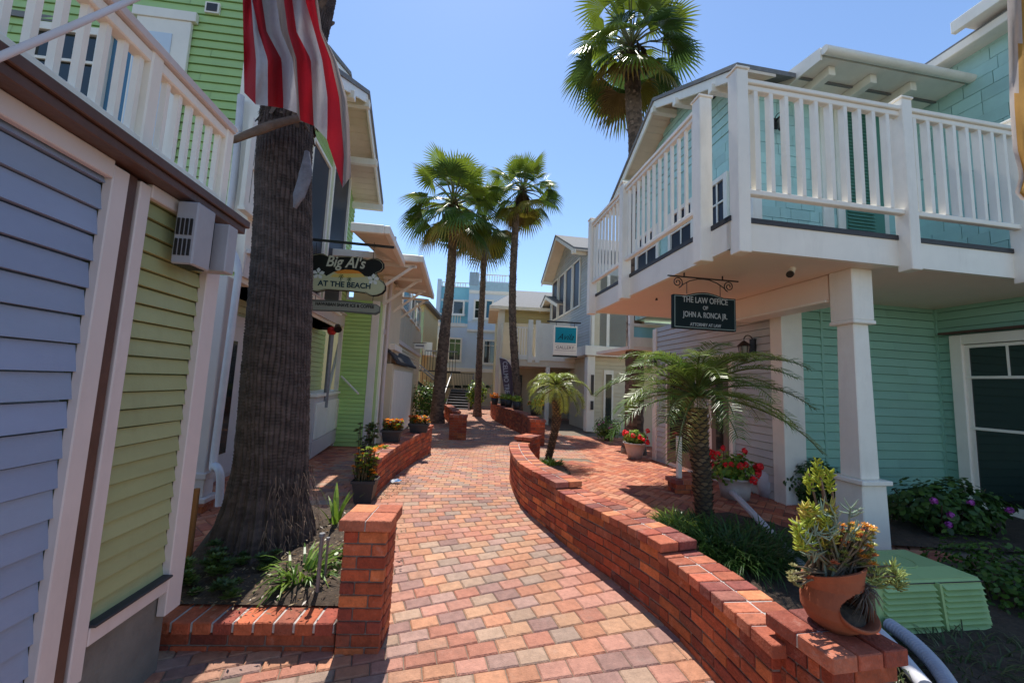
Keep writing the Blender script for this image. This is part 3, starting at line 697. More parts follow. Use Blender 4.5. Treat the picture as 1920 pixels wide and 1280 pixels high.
# two stepped hip eaves
def eave_slab(par, F, a0, a1, z, over, rise=.9, br=True, back=2.0):
    def lay(m, e, za, zb, mt, a_=0):
        am = min(a1-.05, a0+2.0)
        for (x0, x1, r0, r1) in ((a0+a_, am, 0, rise), (am, a1, rise, rise)):
            m.hexa([F.p(x0, over-e, z+za), F.p(x1, over-e, z+za), F.p(x1, -back, z+r1+za), F.p(x0, -back, z+r0+za), F.p(x0, over-e, z+zb), F.p(x1, over-e, z+zb), F.p(x1, -back, z+r1+zb), F.p(x0, -back, z+r0+zb)], mt)
    part(par, 'roof', lambda m: lay(m, 0, 0, .06, ROOF))
    part(par, 'gutter', lambda m: (F.box(m, a0-.08, a1, over+.001, over+.09, z-.08, z+.05, WHITE), F.box(m, a0-.085, a0-.002, -back, over, z-.085, z+.055, WHITE)), .01)
    part(par, 'soffit', lambda m: lay(m, .01, -.05, -.005, SOFF, .004))
    if br:
        k = max(2, int((a1-a0)/.9))
        for i in range(k+1):
            s = a0+.1+(a1-a0-.2)*i/k
            part(par, 'brace', lambda m: (m.bar(F.p(s, .03, z-.75), F.p(s, over-.1, z-.12), .05, .05, WHITE), m.bar(F.p(s, .0, z-.12+.0), F.p(s, over-.05, z-.14), .05, .06, WHITE)))
s1_, z1_ = CS.hit(722, 432, .55); s2_, z2_ = CS.hit(786, 486, .9); print('eaves', s1_, z1_, s2_, z2_)
eave_slab(ch, CS, s1_, s2_-.05, z1_, .55, rise=.2, back=-.05, br=False)
eave_slab(ch, CS, s2_, CS.hit(808, 560, .9)[0], z2_, .9, rise=.5)
part(ch, 'end_wall', lambda m: CFc.box(m, -.7, .0, -1.7, -.01, 0, cz1+.1, CREAM))
pipe([CS.p(.25, .1, 5.0), CS.p(.25, .09, 2.8), CS.p(.3, .09, .5), CS.p(.35, .2, .3)], .04, 'pinkish downspout on the near corner of the cream house', PINKW)
# entry hood + dark door of the cream house
part(ch, 'entry_trim', lambda m: (CS.box(m, .9, 1.0, 0, .12, .1, 2.3, WHITE), CS.box(m, 1.9, 2.0, 0, .12, .1, 2.3, WHITE), CS.box(m, .8, 2.1, 0, .2, 2.3, 2.45, WHITE)), .004)
part(ch, 'door', lambda m: CS.box(m, 1.0, 1.9, .012, .05, .1, 2.3, TAN))
# shed
ss, _ = CS.hit(736, 700, .22); se, _ = CS.hit(774, 700, .22)
sh = thing('utility_shed', CS.p(ss, .2, 0), 'small pale shed with a dark sloping roof and white door against the cream house', 'shed')
part(sh, 'walls', lambda m: CS.box(m, ss, se, .02, .22, 0, 1.95, CREAM), .01)
part(sh, 'roof', lambda m: m.hexa([CS.p(ss-.1, .32, 1.95), CS.p(se+.1, .32, 1.95), CS.p(se+.1, 0.02, 2.3), CS.p(ss-.1, .02, 2.3), CS.p(ss-.1, .32, 2.02), CS.p(se+.1, .32, 2.02), CS.p(se+.1, .02, 2.37), CS.p(ss-.1, .02, 2.37)], mat('dark_roof', (.035, .033, .035), .8)))
part(sh, 'door', lambda m: CS.box(m, ss+.15, se-.2, .22, .24, .05, 1.8, WHITE), .005)

# ---- far left: yellowish house
p = at(788, 700, 21); YF = street((p.x, p.y), 2, 1); YC = facing((p.x-1.2, p.y), 0)
yh = thing('yellow_green_house', (p.x, p.y, 0), 'narrow sliver of a yellow house with a hanging awning behind the left stairs', 'house')
part(yh, 'wall', lambda m: (YF.box(m, 0, 5, -6, 0, 0, 5.6, YELLOW), YC.box(m, -.2, .0+1.2, 0, .02, 3.0, 5.2, mat('yellow_green_wall', (.45, .55, .3), .6))))
part(yh, 'roof', lambda m: YF.box(m, -.4, 5.2, -6, .3, 5.6, 5.75, ROOF))
part(yh, 'balcony', lambda m: (YF.box(m, .2, 1.8, 0, .5, 2.9, 3.0, WHITE), YF.box(m, .2, .3, 0, .5, 3.0, 3.6, WHITE)))

# ---- pale blue tower block closing the street
def px_block(F, x0, x1, ytop, ybot=None):
    r = F.rect(x0, ytop, x1, ytop+1); return r[0], r[1], F.hit((x0+x1)/2, ytop)[1]
p = at(815, 700, 27); TF = facing((p.x, p.y), 2)
tb = thing('pale_blue_townhouse', (p.x, p.y, 0), 'tall pale blue and aqua townhouse with roof terrace rails closing the view', 'building')
a0 = TF.hit(815, 650)[0]; a1 = TF.hit(960, 650)[0]; am = TF.hit(877, 600)[0]
zA = TF.hit(845, 536)[1]; zB = TF.hit(900, 528)[1]; zM = TF.hit(860, 607)[1]
part(tb, 'wall', lambda m: (TF.box(m, a0, am, -6, 0, 2.2, zM, PALEBLUE), TF.box(m, am+.004, a1, -6, 0, 2.2, zM+.2, PALEBLUE)))
part(tb, 'upper_wall', lambda m: (TF.box(m, a0+.02, am, -6, -.3, zM, zA, AQUA), TF.box(m, am, a1, -6, .05, zM+.2, zB, PALEBLUE)), label='aqua clad upper storeys')
part(tb, 'aqua_band', lambda m: (TF.box(m, am, a1, .0, .09, TF.hit(900, 545)[1], TF.hit(900, 528)[1]-.05, mat('blue_shingle_wall', (.42, .60, .68), .6)), TF.box(m, am, a1, .05, .1, TF.hit(900, 548)[1]-.1, TF.hit(900, 545)[1], WHITE)))
part(tb, 'base_wall', lambda m: TF.box(m, a0, a1, -5, .06, -.2, 2.25, CREAM))
part(tb, 'chimney', lambda m: (lambda b: TF.box(m, b[0], b[1], -1, .12, zB-.3, b[2], mat('grey_blue', (.35, .45, .52), .7)))(px_block(TF, 881, 898, 511)))
part(tb, 'corner_tower', lambda m: (lambda b: TF.box(m, b[0], b[1], -.5, .05, zM, b[2], PALEBLUE))(px_block(TF, 821, 828, 523)))
part(tb, 'trim_band', lambda m: (TF.box(m, a0, am, .0, .06, zM-.2, zM+.02, WHITE), TF.box(m, am, a1, .0, .12, TF.hit(900, 622)[1], TF.hit(900, 618)[1], WHITE), TF.box(m, a0, am, -.3, -.25, TF.hit(850, 562)[1]-.05, TF.hit(850, 562)[1]+.1, WHITE), TF.box(m, a0, a1, 0, .1, TF.hit(880, 697)[1], TF.hit(880, 690)[1], WHITE)))
for rc, gl, vm, hm in (((824, 636, 838, 672), GLASS, 0, (.8,)), ((843, 636, 863, 674), GLASS, 1, (.8,)), ((908, 640, 927, 680), GLASS, 1, (.8,)), ((851, 566, 868, 588), GLASS, 0, ()), ((891, 565, 905, 596), GLASS, 0, (.5,)), ((912, 565, 922, 596), BLUEREFL, 0, ())):
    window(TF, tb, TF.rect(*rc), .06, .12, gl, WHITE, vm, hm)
def simple_rail(par, F, a0, a1, z0, z1, n, step=.18, mt=WHITE):
    part(par, 'terrace_rail', lambda m: (F.box(m, a0, a1, n-.03, n+.03, z1-.06, z1, mt), F.box(m, a0, a1, n-.03, n+.03, z0, z0+.05, mt), [F.box(m, a0+i*step, a0+i*step+.05, n-.02, n+.02, z0+.05, z1-.06, mt) for i in range(int((a1-a0)/step))]))
simple_rail(tb, TF, TF.hit(898, 520)[0], TF.hit(953, 520)[0], zB, TF.hit(925, 515)[1], .0)
simple_rail(tb, TF, TF.hit(828, 530)[0], am, zA, TF.hit(850, 527)[1], -.3)
simple_rail(tb, TF, a0, TF.hit(872, 600)[0], zM, TF.hit(850, 588)[1], .03)
part(tb, 'garage_window', lambda m: [(lambda r: TF.box(m, r[0], r[1], .06, .09, r[2], r[3], GLASS))(TF.rect(x, 722, x+13, 727)) for x in (836, 852, 868, 890, 911)])

# ---- stairs
def stairs(px0, px1, ybot, ytop, d, n, label, ang=0):
    p = at((px0+px1)/2, ybot, d); w2 = (px1-px0)/FOC*d/2; hh = (ybot-ytop)/FOC*d; F = facing((p.x, p.y), ang); z0 = p.z
    t = thing('metal_stairs', (p.x, p.y, z0), label, 'stairs'); r = hh/n
    for i in range(n):
        part(t, 'step', lambda m: (F.box(m, -w2, w2, -(i+1)*.28, -i*.28, z0+(i+1)*r-.05, z0+(i+1)*r, STEEL)))
    part(t, 'riser_backing', lambda m: m.hexa([F.p(-w2, -.1, z0-.1), F.p(w2, -.1, z0-.1), F.p(w2, -n*.28-.1, z0-.1), F.p(-w2, -n*.28-.1, z0-.1), F.p(-w2, -.12, z0), F.p(w2, -.12, z0), F.p(w2, -n*.28-.1, z0+hh-.06), F.p(-w2, -n*.28-.1, z0+hh-.06)], BLACK))
    for sd_ in (-w2, w2):
        part(t, 'handrail', lambda m: (m.bar(F.p(sd_, 0, z0+.95), F.p(sd_, -n*.28, z0+hh+.95), .05, .05, STEEL), [m.bar(F.p(sd_, -i*.28, z0+i*r), F.p(sd_, -i*.28, z0+i*r+.95), .02, .02, BLACK, side=(1,0,0)) for i in range(n+1)]))
    part(t, 'landing_rail', lambda m: (F.box(m, -w2-.3, w2, -n*.28-.05, -n*.28-.02, z0+hh+.95, z0+hh+1.0, BLACK), [F.box(m, -w2-.3+i*.1, -w2-.28+i*.1, -n*.28-.04, -n*.28-.02, z0+hh, z0+hh+.95, BLACK) for i in range(int((2*w2+.3)/.1)+1)]))
    part(t, 'newel', lambda m: F.box(m, w2-.04, w2+.06, -.05, .05, z0-.1, z0+1.05, STEEL))
    return t
stairs(832, 878, 770, 731, 22.5, 8, 'wide dark metal stairs with pale treads at the end of the path')
p = at(790, 742, 18.5); F_ = street((p.x+.2, p.y), 0, -1)
t = thing('metal_stairs', (p.x, p.y, 0), 'side flight of black metal stairs rising left beside the cream house', 'stairs')
q = facing((p.x, p.y), 0)
for i in range(8): part(t, 'step', lambda m: q.box(m, .9-(i+1)*.25, .9-i*.25, -1, 0, .35+i*.19, .40+i*.19, STEEL))
part(t, 'stringer', lambda m: (m.bar(q.p(1.0, .02, .3), q.p(-1.2, .02, 1.95), .05, .24, BLACK), m.bar(q.p(1.0, -1.05, .3), q.p(-1.2, -1.05, 1.95), .05, .24, BLACK)))
part(t, 'handrail', lambda m: (m.bar(q.p(1.0, .02, 1.25), q.p(-1.2, .02, 2.9), .05, .06, STEEL), m.bar(q.p(1.0, -1.0, 1.25), q.p(-1.2, -1.0, 2.9), .05, .06, STEEL), [m.bar(q.p(1.0-k*.2, .02, .3+k*.15), q.p(1.0-k*.2, .02, 1.25+k*.15), .02, .02, BLACK, side=(1,0,0)) for k in range(11)]))
part(t, 'landing', lambda m: (q.box(m, -1.8, 1.6, -1.4, -1.1, 2.0, 2.06, BLACK), q.box(m, -.2, 1.4, -1.2, -1.15, 3.0, 3.06, STEEL), [q.box(m, -1.2+k*.14, -1.18+k*.14, -1.2, -1.16, 2.06, 3.0, BLACK) for k in range(19)]))

# ================================================================== BUILDINGS, RIGHT
# ---- yellow house far right
p = at(930, 700, 20.5); HF = facing((p.x, p.y), 4); 
hy = thing('yellow_house', (p.x, p.y, 0), 'yellow house with grey shingle roof between the blue townhouse and the cream gallery', 'house')
a0, a1 = HF.hit(932, 650)[0], HF.hit(1060, 650)[0]; zE = HF.hit(950, 580)[1]
part(hy, 'wall', lambda m: (siding(m, HF, a0, a1, .0, zE, .14, YELLOW), HF.box(m, a0, a1, -6, -.024, 0, zE, YELLOW)))
part(hy, 'corner_board', lambda m: (lambda r: HF.box(m, r[0], r[1], .0, .07, 0, zE, WHITE))(HF.rect(931, 600, 944, 700)))
part(hy, 'roof', lambda m: (lambda zt: m.hexa([HF.p(a0-.5, .6, zE-.05), HF.p(a1, .6, zE-.05), HF.p(a1, -4, zE+1.9), HF.p(a0+1.2, -4, zE+1.9), HF.p(a0-.5, .6, zE+.05), HF.p(a1, .6, zE+.05), HF.p(a1, -4, zE+2.0), HF.p(a0+1.2, -4, zE+2.0)], ROOF))(0))
part(hy, 'gutter', lambda m: HF.box(m, a0-.5, a1, .6, .72, zE-.12, zE+.04, WHITE))
part(hy, 'side_eave', lambda m: HF.box(m, a0-.5, a0, -4, .58, zE-.2, zE-.06, SOFF))
# ---- white railed balcony wing between
p = at(1085, 700, 13.6); 
# ---- gallery house
r2o = G(1105, 812); RS = street((r2o.x, r2o.y), 9, -1); RF = facing((r2o.x, r2o.y), 9)
print('R2', r2o)
ghs = thing('gallery_house', (r2o.x, r2o.y, 0), 'cream and grey gabled house with four tall dark upper windows on the right side', 'house')
zb_ = RF.hit(1140, 668)[1]; zbt = RF.hit(1140, 650)[1]
sW = RS.hit(1037, 560)[0]+.5
part(ghs, 'street_wall', lambda m: (siding(m, RS, 0, sW, zbt, 6.0, .11, PALE, .0), RS.box(m, 0, sW, -5, -.024, zbt, 6.0, PALE)))
part(ghs, 'facing_wall', lambda m: (RF.box(m, 0, 3.2, -.012-1, 0, zbt, 5.6, TAN), RF.box(m, -.0, .3, 0, .015, zbt, 5.6, CREAM)))
part(ghs, 'corner_board', lambda m: (RF.box(m, -.03, .10, 0, .03, zbt, 5.6, WHITE), RF.box(m, .55, .66, 0, .03, zbt, 5.6, WHITE), RS.box(m, -.03, .10, 0, .03, zbt, 5.6, WHITE)), .004)
part(ghs, 'beam', lambda m: (RF.box(m, -.25, 1.25, -.3, .12, zb_, zbt, WHITE), RS.box(m, -.1, sW, -.1, .25, zb_, zbt, WHITE)), .006)
part(ghs, 'porch_soffit', lambda m: RF.box(m, -.2, 3.0, -2.5, .1, zb_-.0+.01, zb_+.03, SOFF))
part(ghs, 'lower_wall', lambda m: (siding(m, RF, .22, 3.0, 0, zb_, .14, CREAM, -.35), RF.box(m, .22, 3.0, -3, -.374, 0, zb_, CREAM)))
part(ghs, 'porch_column', lambda m: (RF.box(m, -.12, .16, -.3, .0, .05, zb_, WHITE)), .01)
part(ghs, 'inner_wall', lambda m: (siding(m, RS, .5, 7, 0, zb_, .14, PALE, -.9), RS.box(m, .5, 7, -2, -.924, 0, zb_, PALE)))
part(ghs, 'door', lambda m: (RS.box(m, 1.0, 2.0, -.9, -.84, .05, 2.15, WHITE), RS.box(m, 1.15, 1.85, -.84, -.83, .9, 2.0, BLUEREFL)))
part(ghs, 'lower_door', lambda m: (RF.box(m, .62, .98, -.35, -.3, .05, 2.2, WHITE), RF.box(m, .69, .91, -.3, -.29, .3, 2.05, GLASS)))
part(ghs, 'plaque', lambda m: (RF.box(m, .02, .12, .0, .03, 1.3, 2.0, POTD), RF.box(m, .0+.02, .12, 0, .03, .8, 1.1, POTD)))
for x0, x1, y0, y1 in ((1037.5, 1046, 533, 597), (1050, 1059, 524, 589), (1062.5, 1073, 511, 582), (1077, 1088, 496, 572)):
    r = RS.rect(x0, y0, x1, y1); window(RS, ghs, (r[0], r[1], RS.hit(1046, 595)[1], RS.hit(1042, 540)[1]+.3), .01, .07, SCREEN, WHITE, 0, (), sill=False)
RE = street((RS.p(0, .55, 0).x, RS.p(0, .55, 0).y), 9, -1)
sa_, za_ = RE.hit(1078, 466); sb_, zb2 = RE.hit(1042, 443); sc_, zc_ = RE.hit(1015, 531)
print('r2 gable', sa_, za_, sb_, zb2, sc_, zc_)
gable_roof(ghs, RE, sa_, sb_, sc_, za_, zb2, 6.5, zc_, .55, brackets=(.05, .95))
part(ghs, 'gable_wall', lambda m: siding(m, RS, 0, sW, 5.6, zb2-.1, .11, PALE, 0, rng=lambda z: (sa_+(sb_-sa_)*max(0, (z-za_)/(zb2-za_))+.1, sc_-(sc_-sb_)*max(0, (z-zc_)/(zb2-zc_))-.1)))
gable_roof(ghs, street((RS.p(4.2, .3, 0).x, RS.p(4.2, .3, 0).y), 9, -1), -.6, 1.6, 3.6, 5.2, 6.0, 5, 5.2, .3)
# balcony between gallery and yellow house
p = at(1010, 660, 16.0); BLF = facing((p.x, p.y), 8)
b0, b1 = BLF.hit(968, 640)[0], BLF.hit(1088, 640)[0]; zz0, zz1 = BLF.hit(1030, 672)[1], BLF.hit(1030, 602)[1]
bw_ = thing('balcony_wing', (p.x, p.y, 0), 'white railed balcony wing over a brown soffit beside the gallery sign', 'balcony')
part(bw_, 'slab', lambda m: (BLF.box(m, b0, b1, -3, .0, zz0-.35, zz0, SOFF), BLF.box(m, b0, b1, 0, .05, zz0-.1, zz0+.05, WHITE)))
part(bw_, 'wall', lambda m: BLF.box(m, b0-.2, b1+1, -4, -3, 0, zz1+.3, CREAM))
simple_rail(bw_, BLF, b0, BLF.hit(1000, 640)[0], zz0+.05, zz1-.3, .0, .11)
part(bw_, 'parapet', lambda m: (BLF.box(m, BLF.hit(1005, 640)[0], b1, -.1, .0, zz0, zz1-.1, WHITE), BLF.box(m, BLF.hit(1004, 640)[0], BLF.hit(1012, 640)[0], -.05, .08, zz0-.2, zz1, WHITE), BLF.box(m, BLF.hit(990, 640)[0], BLF.hit(998, 640)[0], -.05, .08, zz0-.2, zz1, WHITE)))
part(bw_, 'post', lambda m: BLF.box(m, BLF.hit(1024, 700)[0], BLF.hit(1031, 700)[0], -.2, 0, 0, zz0-.3, WHITE))
for x in (990, 1045): part(bw_, 'ground_window', lambda m: BLF.box(m, BLF.hit(x, 710)[0], BLF.hit(x+12, 710)[0], -3, -2.95, .4, 2.0, GLASS))

# ---- law office
Cn = at(1370, 466, 3.5); ang = 8.9
EF = facing((Cn.x, Cn.y), ang); ES = street((Cn.x, Cn.y), ang, -1); zS = Cn.z
lawh = thing('law_office_house', (Cn.x, Cn.y, gz(Cn.y)), 'mint green house with a large white railed corner balcony on the right', 'house')
zD = EF.hit(1400, 408)[1]; zF = zS
LS = ES.hit(1112, 585)[0]; RW = 5.0
print('balcony', Cn, 'deck', zD, 'LS', LS)
part(lawh, 'fascia', lambda m: (EF.box(m, 0, RW, -.05, 0, zF, zD-.05, WHITE), ES.box(m, .0, LS, -.05, 0, zF, zD-.05, WHITE), ES.box(m, LS-.05, LS, -4, -.05, zF, zD-.05, WHITE)))
part(lawh, 'deck_edge', lambda m: (EF.box(m, -.01, RW, -.06, .012, zD-.05, zD-.002, POTD), ES.box(m, -.01, LS+.01, -.06, .01, zD-.047, zD, POTD)))
part(lawh, 'deck', lambda m: EF.box(m, .06, RW, -LS-.3, -.06, zD-.1, zD-.02, CONC))
SOFR = mat('balcony_soffit', (.86, .72, .60), .6, .04, 2, .05, 30)
part(lawh, 'soffit', lambda m: m.hexa([EF.p(.05, -.05, zF+.01), EF.p(RW, -.05, zF+.01), EF.p(RW, -LS-.0, zF+.01), ES.p(LS-.05, -.05, zF+.01), EF.p(.05, -.05, zF+.03), EF.p(RW, -.05, zF+.03), EF.p(RW, -LS, zF+.03), ES.p(LS-.05, -.05, zF+.03)], SOFR))
zR = EF.hit(1400, 163)[1]; zr0 = EF.hit(1400, 372)[1]
pf = [EF.hit(x, 320)[0] for x in (1379, 1684)]
railing(EF, lawh, pf[0], RW, zr0, zR, n=.05, step=.165, bw=.04, posts=(pf[0], pf[1], pf[1]+1.45), pw=.12, zp0=zF-.06, zp1=zR+.07, bt=.03)
ps = [ES.hit(1325, 310)[0], ES.hit(1178, 430)[0], LS-.05]
railing(ES, lawh, ps[0], LS, zr0, zR, n=.05, step=.14, bw=.026, posts=tuple(ps), pw=.13, zp0=zF-.04, zp1=zR+.05, bt=.018)
# column
cg = G(1653, 1036); CF = facing((cg.x, cg.y), ang); zc0 = gz(cg.y)
def taper(m, F, cx, cd, w0, w1, z0, z1, mt):
    m.hexa([F.p(cx-w0/2, cd+w0/2, z0), F.p(cx+w0/2, cd+w0/2, z0), F.p(cx+w0/2, cd-w0/2, z0), F.p(cx-w0/2, cd-w0/2, z0), F.p(cx-w1/2, cd+w1/2, z1), F.p(cx+w1/2, cd+w1/2, z1), F.p(cx+w1/2, cd-w1/2, z1), F.p(cx-w1/2, cd-w1/2, z1)], mt)
zcp = CF.hit(1636, 905)[1]; zcap = CF.hit(1630, 600)[1]
cd = -.17
part(lawh, 'column', lambda m: (taper(m, CF, 0, cd, .30, .28, zc0-.05, zcp-.03, WHITE), CF.box(m, -.175, .175, cd-.175, cd+.175, zcp-.03, zcp+.015, WHITE), taper(m, CF, 0, cd, .215, .18, zcp+.015, zcap, WHITE), CF.box(m, -.135, .135, cd-.135, cd+.135, zcap-.03, zcap+.01, WHITE), CF.box(m, -.125, .125, cd-.125, cd+.125, zcap+.01, zF+.01, WHITE)), .008)
part(lawh, 'column_footing', lambda m: CF.box(m, -.3, .33, cd-.3, cd+.2, zc0-.08, zc0-.01, CONC), .01)
ccx = EF.e.dot(Vector((cg.x-EF.O.x, cg.y-EF.O.y)))
cdx = EF.n.dot(Vector((cg.x-EF.O.x, cg.y-EF.O.y)))+cd
part(lawh, 'beam', lambda m: (EF.box(m, ccx-.11, ccx+.11, -1.9, cdx-.15, zF-.27, zF+.005, SOFR), EF.box(m, ccx-.14, ccx+.14, -1.9, cdx-.16, zF-.295, zF-.27, WHITE)), .004)
# walls under the balcony
pg = G(1474, 945); PFc = facing((pg.x, pg.y), ang); LWa = math.degrees(math.atan2((G(1476, 945)-G(1228, 862)).x, (G(1228, 862)-G(1476, 945)).y)); print('lw angle', LWa, pg)
LW = street((pg.x, pg.y), LWa, -1)
ew = (G(1228, 862)-pg).length
part(lawh, 'white_siding', lambda m: (siding(m, LW, .1, ew, .1, zF+.02, .105, PALE), LW.box(m, .1, ew, -2, -.024, 0, zF+.02, PALE)), label='white lap siding facing the plaza')
part(lawh, 'pilaster', lambda m: (LW.box(m, -.04, .16, -.02, .03, .15, zF, WHITE), PFc.box(m, -.02, .30, .0, .03, .15, zF, WHITE)), .005)
cor = PFc.hit(1772, 880)[0]
part(lawh, 'back_wall', lambda m: (siding(m, PFc, .30, cor, .1, zF+.02, .115, TEAL), PFc.box(m, .3, cor+.5, -.5, -.024, 0, zF+.02, TEAL)))
part(lawh, 'wall_trim', lambda m: PFc.box(m, PFc.hit(1540, 700)[0], PFc.hit(1540, 700)[0]+.035, .0, .02, .15, zF, TEAL))  # strip added where a reflected tint begins on the flat wall, no corner
part(lawh, 'wall_trim', lambda m: PFc.box(m, cor-.03, cor, .0, .035, .15, zF, TEAL))
WO = PFc.p(cor, 0, 0); WS_ = Fr((WO.x, WO.y), (-PFc.n.x*-1, -PFc.n.y*-1), (-PFc.e.x, -PFc.e.y))
# window wall comes toward the viewer
part(lawh, 'window_wall', lambda m: (siding(m, WS_, 0, 4.5, .1, zF+.02, .115, TEAL), WS_.box(m, 0, 4.5, -1, -.024, 0, zF+.02, TEAL)))
wz0, wz1 = .35, WS_.hit(1800, 640)[1]; wa = WS_.hit(1822, 800)[0]
bw2 = window(WS_, lawh, (wa, wa+1.5, wz0, wz1-.05), .012, .13, GLASS, WHITE, 0, (.45, .78), name='window', dep=.06)
part(bw2, 'sash', lambda m: (WS_.box(m, wa+.001, wa+.05, .014, .04, wz0, wz1-.06, WHITE), WS_.box(m, wa+.05, wa+1.49, .014, .038, wz1-.10, wz1-.06, WHITE), [WS_.box(m, wa+.05+k*.36, wa+.07+k*.36, .014, .034, wz0+(wz1-.05-wz0)*.78, wz1-.1, WHITE) for k in (1, 2, 3)]))
part(lawh, 'window_header', lambda m: WS_.box(m, wa-.22, wa+1.8, .0, .12, wz1+.10, wz1+.13, BROWN))
# doors on the white wall
for x0, x1, nm in ((1256, 1306, 'door'), (1340, 1372, 'door')):
    r = LW.rect(x0, 700, x1, 860); zz = .2
    d = part(lawh, 'door', lambda m: (LW.box(m, r[0]-.08, r[1]+.08, 0, .05, zz-.08, 2.2, WHITE), LW.box(m, r[0], r[1], .05, .06, zz, 2.1, mat('door_brown', (.16, .12, .10), .5))), .004)
    g = MB(); LW.box(g, r[0]+.12, r[1]-.12, .06, .066, zz+.25, 2.0, GLASS); g.build('pane', d)
part(lawh, 'corner_board', lambda m: LW.box(m, ew-.12, ew+.03, -.02, .035, .1, zF, WHITE), .004)
# upper storey
ub = ES.hit(1410, 300, -1.35)
UO = EF.p(EF.hit(1412, 330, -1.9)[0], -1.9, 0); UF = facing((UO.x, UO.y), ang); US = street((UO.x, UO.y), ang, -1)
print('upper corner', UO)
zU = UF.hit(1545, 100, .75)[1]+.12
part(lawh, 'upper_front_wall', lambda m: shingle(m, UF, .1, 3.3, zD, zU, .17, TEALSH))
part(lawh, 'upper_side_wall', lambda m: (shingle(m, US, .1, 3.9, zD, 5.75, .17, TEALSH), US.box(m, .1, 3.9, -3, -.065, zD, zU, TEAL)))
part(lawh, 'upper_corner_board', lambda m: (UF.box(m, -.03, .11, .0, .04, zD, zU, WHITE), US.box(m, -.03, .11, 0, .04, zD, zU, WHITE), (lambda a: UF.box(m, a-.09, a+.09, .015, .05, zD, zU, WHITE))(UF.hit(1545, 300)[0])), .004)
r = UF.rect(1563, 190, 1655, 430)
sh_ = part(lawh, 'shutter_door', lambda m: (UF.box(m, r[0], r[1], .02, .05, zD, r[3]-.04, WHITE), UF.box(m, r[0]-.05, r[1]+.05, .02, .09, r[3]-.04, r[3]+.06, BROWN), UF.box(m, r[0]+.12, r[1]-.1, .05, .062, zD, r[3]-.2, SHUT)), .003)
part(sh_, 'louvre', lambda m: [m.hexa([UF.p(r[0]+.14, .062, z), UF.p(r[1]-.3, .062, z), UF.p(r[1]-.3, .085, z-.03), UF.p(r[0]+.14, .085, z-.03), UF.p(r[0]+.14, .062, z+.01), UF.p(r[1]-.3, .062, z+.01), UF.p(r[1]-.3, .085, z-.02), UF.p(r[0]+.14, .085, z-.02)], SHUT) for z in [zD+.1+i*.055 for i in range(int((r[3]-.3-zD)/.055))]])
for x0, x1 in ((1335, 1362), (1262, 1300), (1200, 1235)):
    q_ = US.rect(x0, 270, x1, 400); window(US, lawh, (q_[0], q_[1], zD+.45, zD+1.9), .02, .09, SCREEN, WHITE, 1, (.75,))
# porch roof over the shutter door
zP = 5.50; pa, pb = UF.hit(1541, 95, .75)[0], 3.2
zP = UF.hit(1545, 100, .75)[1]
part(lawh, 'porch_roof', lambda m: m.hexa([UF.p(pa, .75, zP), UF.p(pb, .75, zP), UF.p(pb, -.8, zP+.3), UF.p(pa, -.8, zP+.3), UF.p(pa, .75, zP+.06), UF.p(pb, .75, zP+.06), UF.p(pb, -.8, zP+.36), UF.p(pa, -.8, zP+.36)], ROOF))
part(lawh, 'porch_gutter', lambda m: (m.tube([UF.p(pa-.02, .8, zP-.0), UF.p(pb, .8, zP-.0)], .06, WHITE, 12), m.hexa([UF.p(pa-.03, -.3, zP-.05), UF.p(pa, -.3, zP-.05), UF.p(pa, .75, zP-.11), UF.p(pa-.03, .75, zP-.11), UF.p(pa-.03, -.3, zP+.22), UF.p(pa, -.3, zP+.22), UF.p(pa, .75, zP+.07), UF.p(pa-.03, .75, zP+.07)], WHITE)))
part(lawh, 'porch_soffit', lambda m: UF.box(m, pa, pb, -.02, .72, zP-.03, zP-.003, WHITE))
for t_ in (.25, .95, 1.65): part(lawh, 'rafter_tail', lambda m: UF.box(m, pa+t_, pa+t_+.11, .0, .62, zP-.17, zP-.035, WHITE), .006)
# street gable
GE = street((US.p(0, .5, 0).x, US.p(0, .5, 0).y), ang, -1)
ga, gza = GE.hit(1386, 126); gb, gzb = GE.hit(1226, 190); gc, gzc = GE.hit(1175, 318)
print('gable', ga, gza, gb, gzb, gc, gzc)
gc = 2*gb-ga; gzc = gza-.1
gable_roof(lawh, GE, ga, gb, gc, gza, gzb, 5, gzc, .5, brackets=(.12, .33, .5, .8))
part(lawh, 'gable_wall', lambda m: siding(m, US, 0, 4.2, 5.752, gzb-.1, .17, TEALSH, 0, rng=lambda z: (max(.0, ga+(gb-ga)*max(0, (z-gza)/(gzb-gza))+.1), gc-(gc-gb)*max(0, (z-gzc)/(gzb-gzc))-.1)))
# right wing upper wall coming toward the viewer
wo = UF.p(UF.hit(1712, 300)[0], 0, 0); WU = Fr((wo.x, wo.y), (UF.n.x, UF.n.y), (-UF.e.x, -UF.e.y))
zw = WU.hit(1760, 145)[1]
part(lawh, 'wing_wall', lambda m: shingle(m, WU, 0, 3.0, zD, zw+.02, .19, TEALSH, 0, .18, .4))
part(lawh, 'wing_eave', lambda m: (WU.box(m, -.6, 3.0, -.4, .22, zw+.02, zw+.05, WHITE), WU.box(m, -.6, 3.0, .22, .30, zw-.0, zw+.14, WHITE), WU.box(m, 1.0, 3.0, -.1, .42, zw+.20, zw+.24, WHITE), WU.box(m, .9, 3.0, .42, .5, zw+.18, zw+.36, WHITE), WU.box(m, 1.45, 3.0, .0, .25, zw-.16, zw+.02, WHITE)), .008)
part(lawh, 'wing_roof', lambda m: m.hexa([WU.p(-.6, .3, zw+.12), WU.p(3, .3, zw+.12), WU.p(3, -2, zw+.2), WU.p(-.6, -2, zw+.2), WU.p(-.6, .3, zw+.15), WU.p(3, .3, zw+.15), WU.p(3, -2, zw+.26), WU.p(-.6, -2, zw+.26)], ROOF))
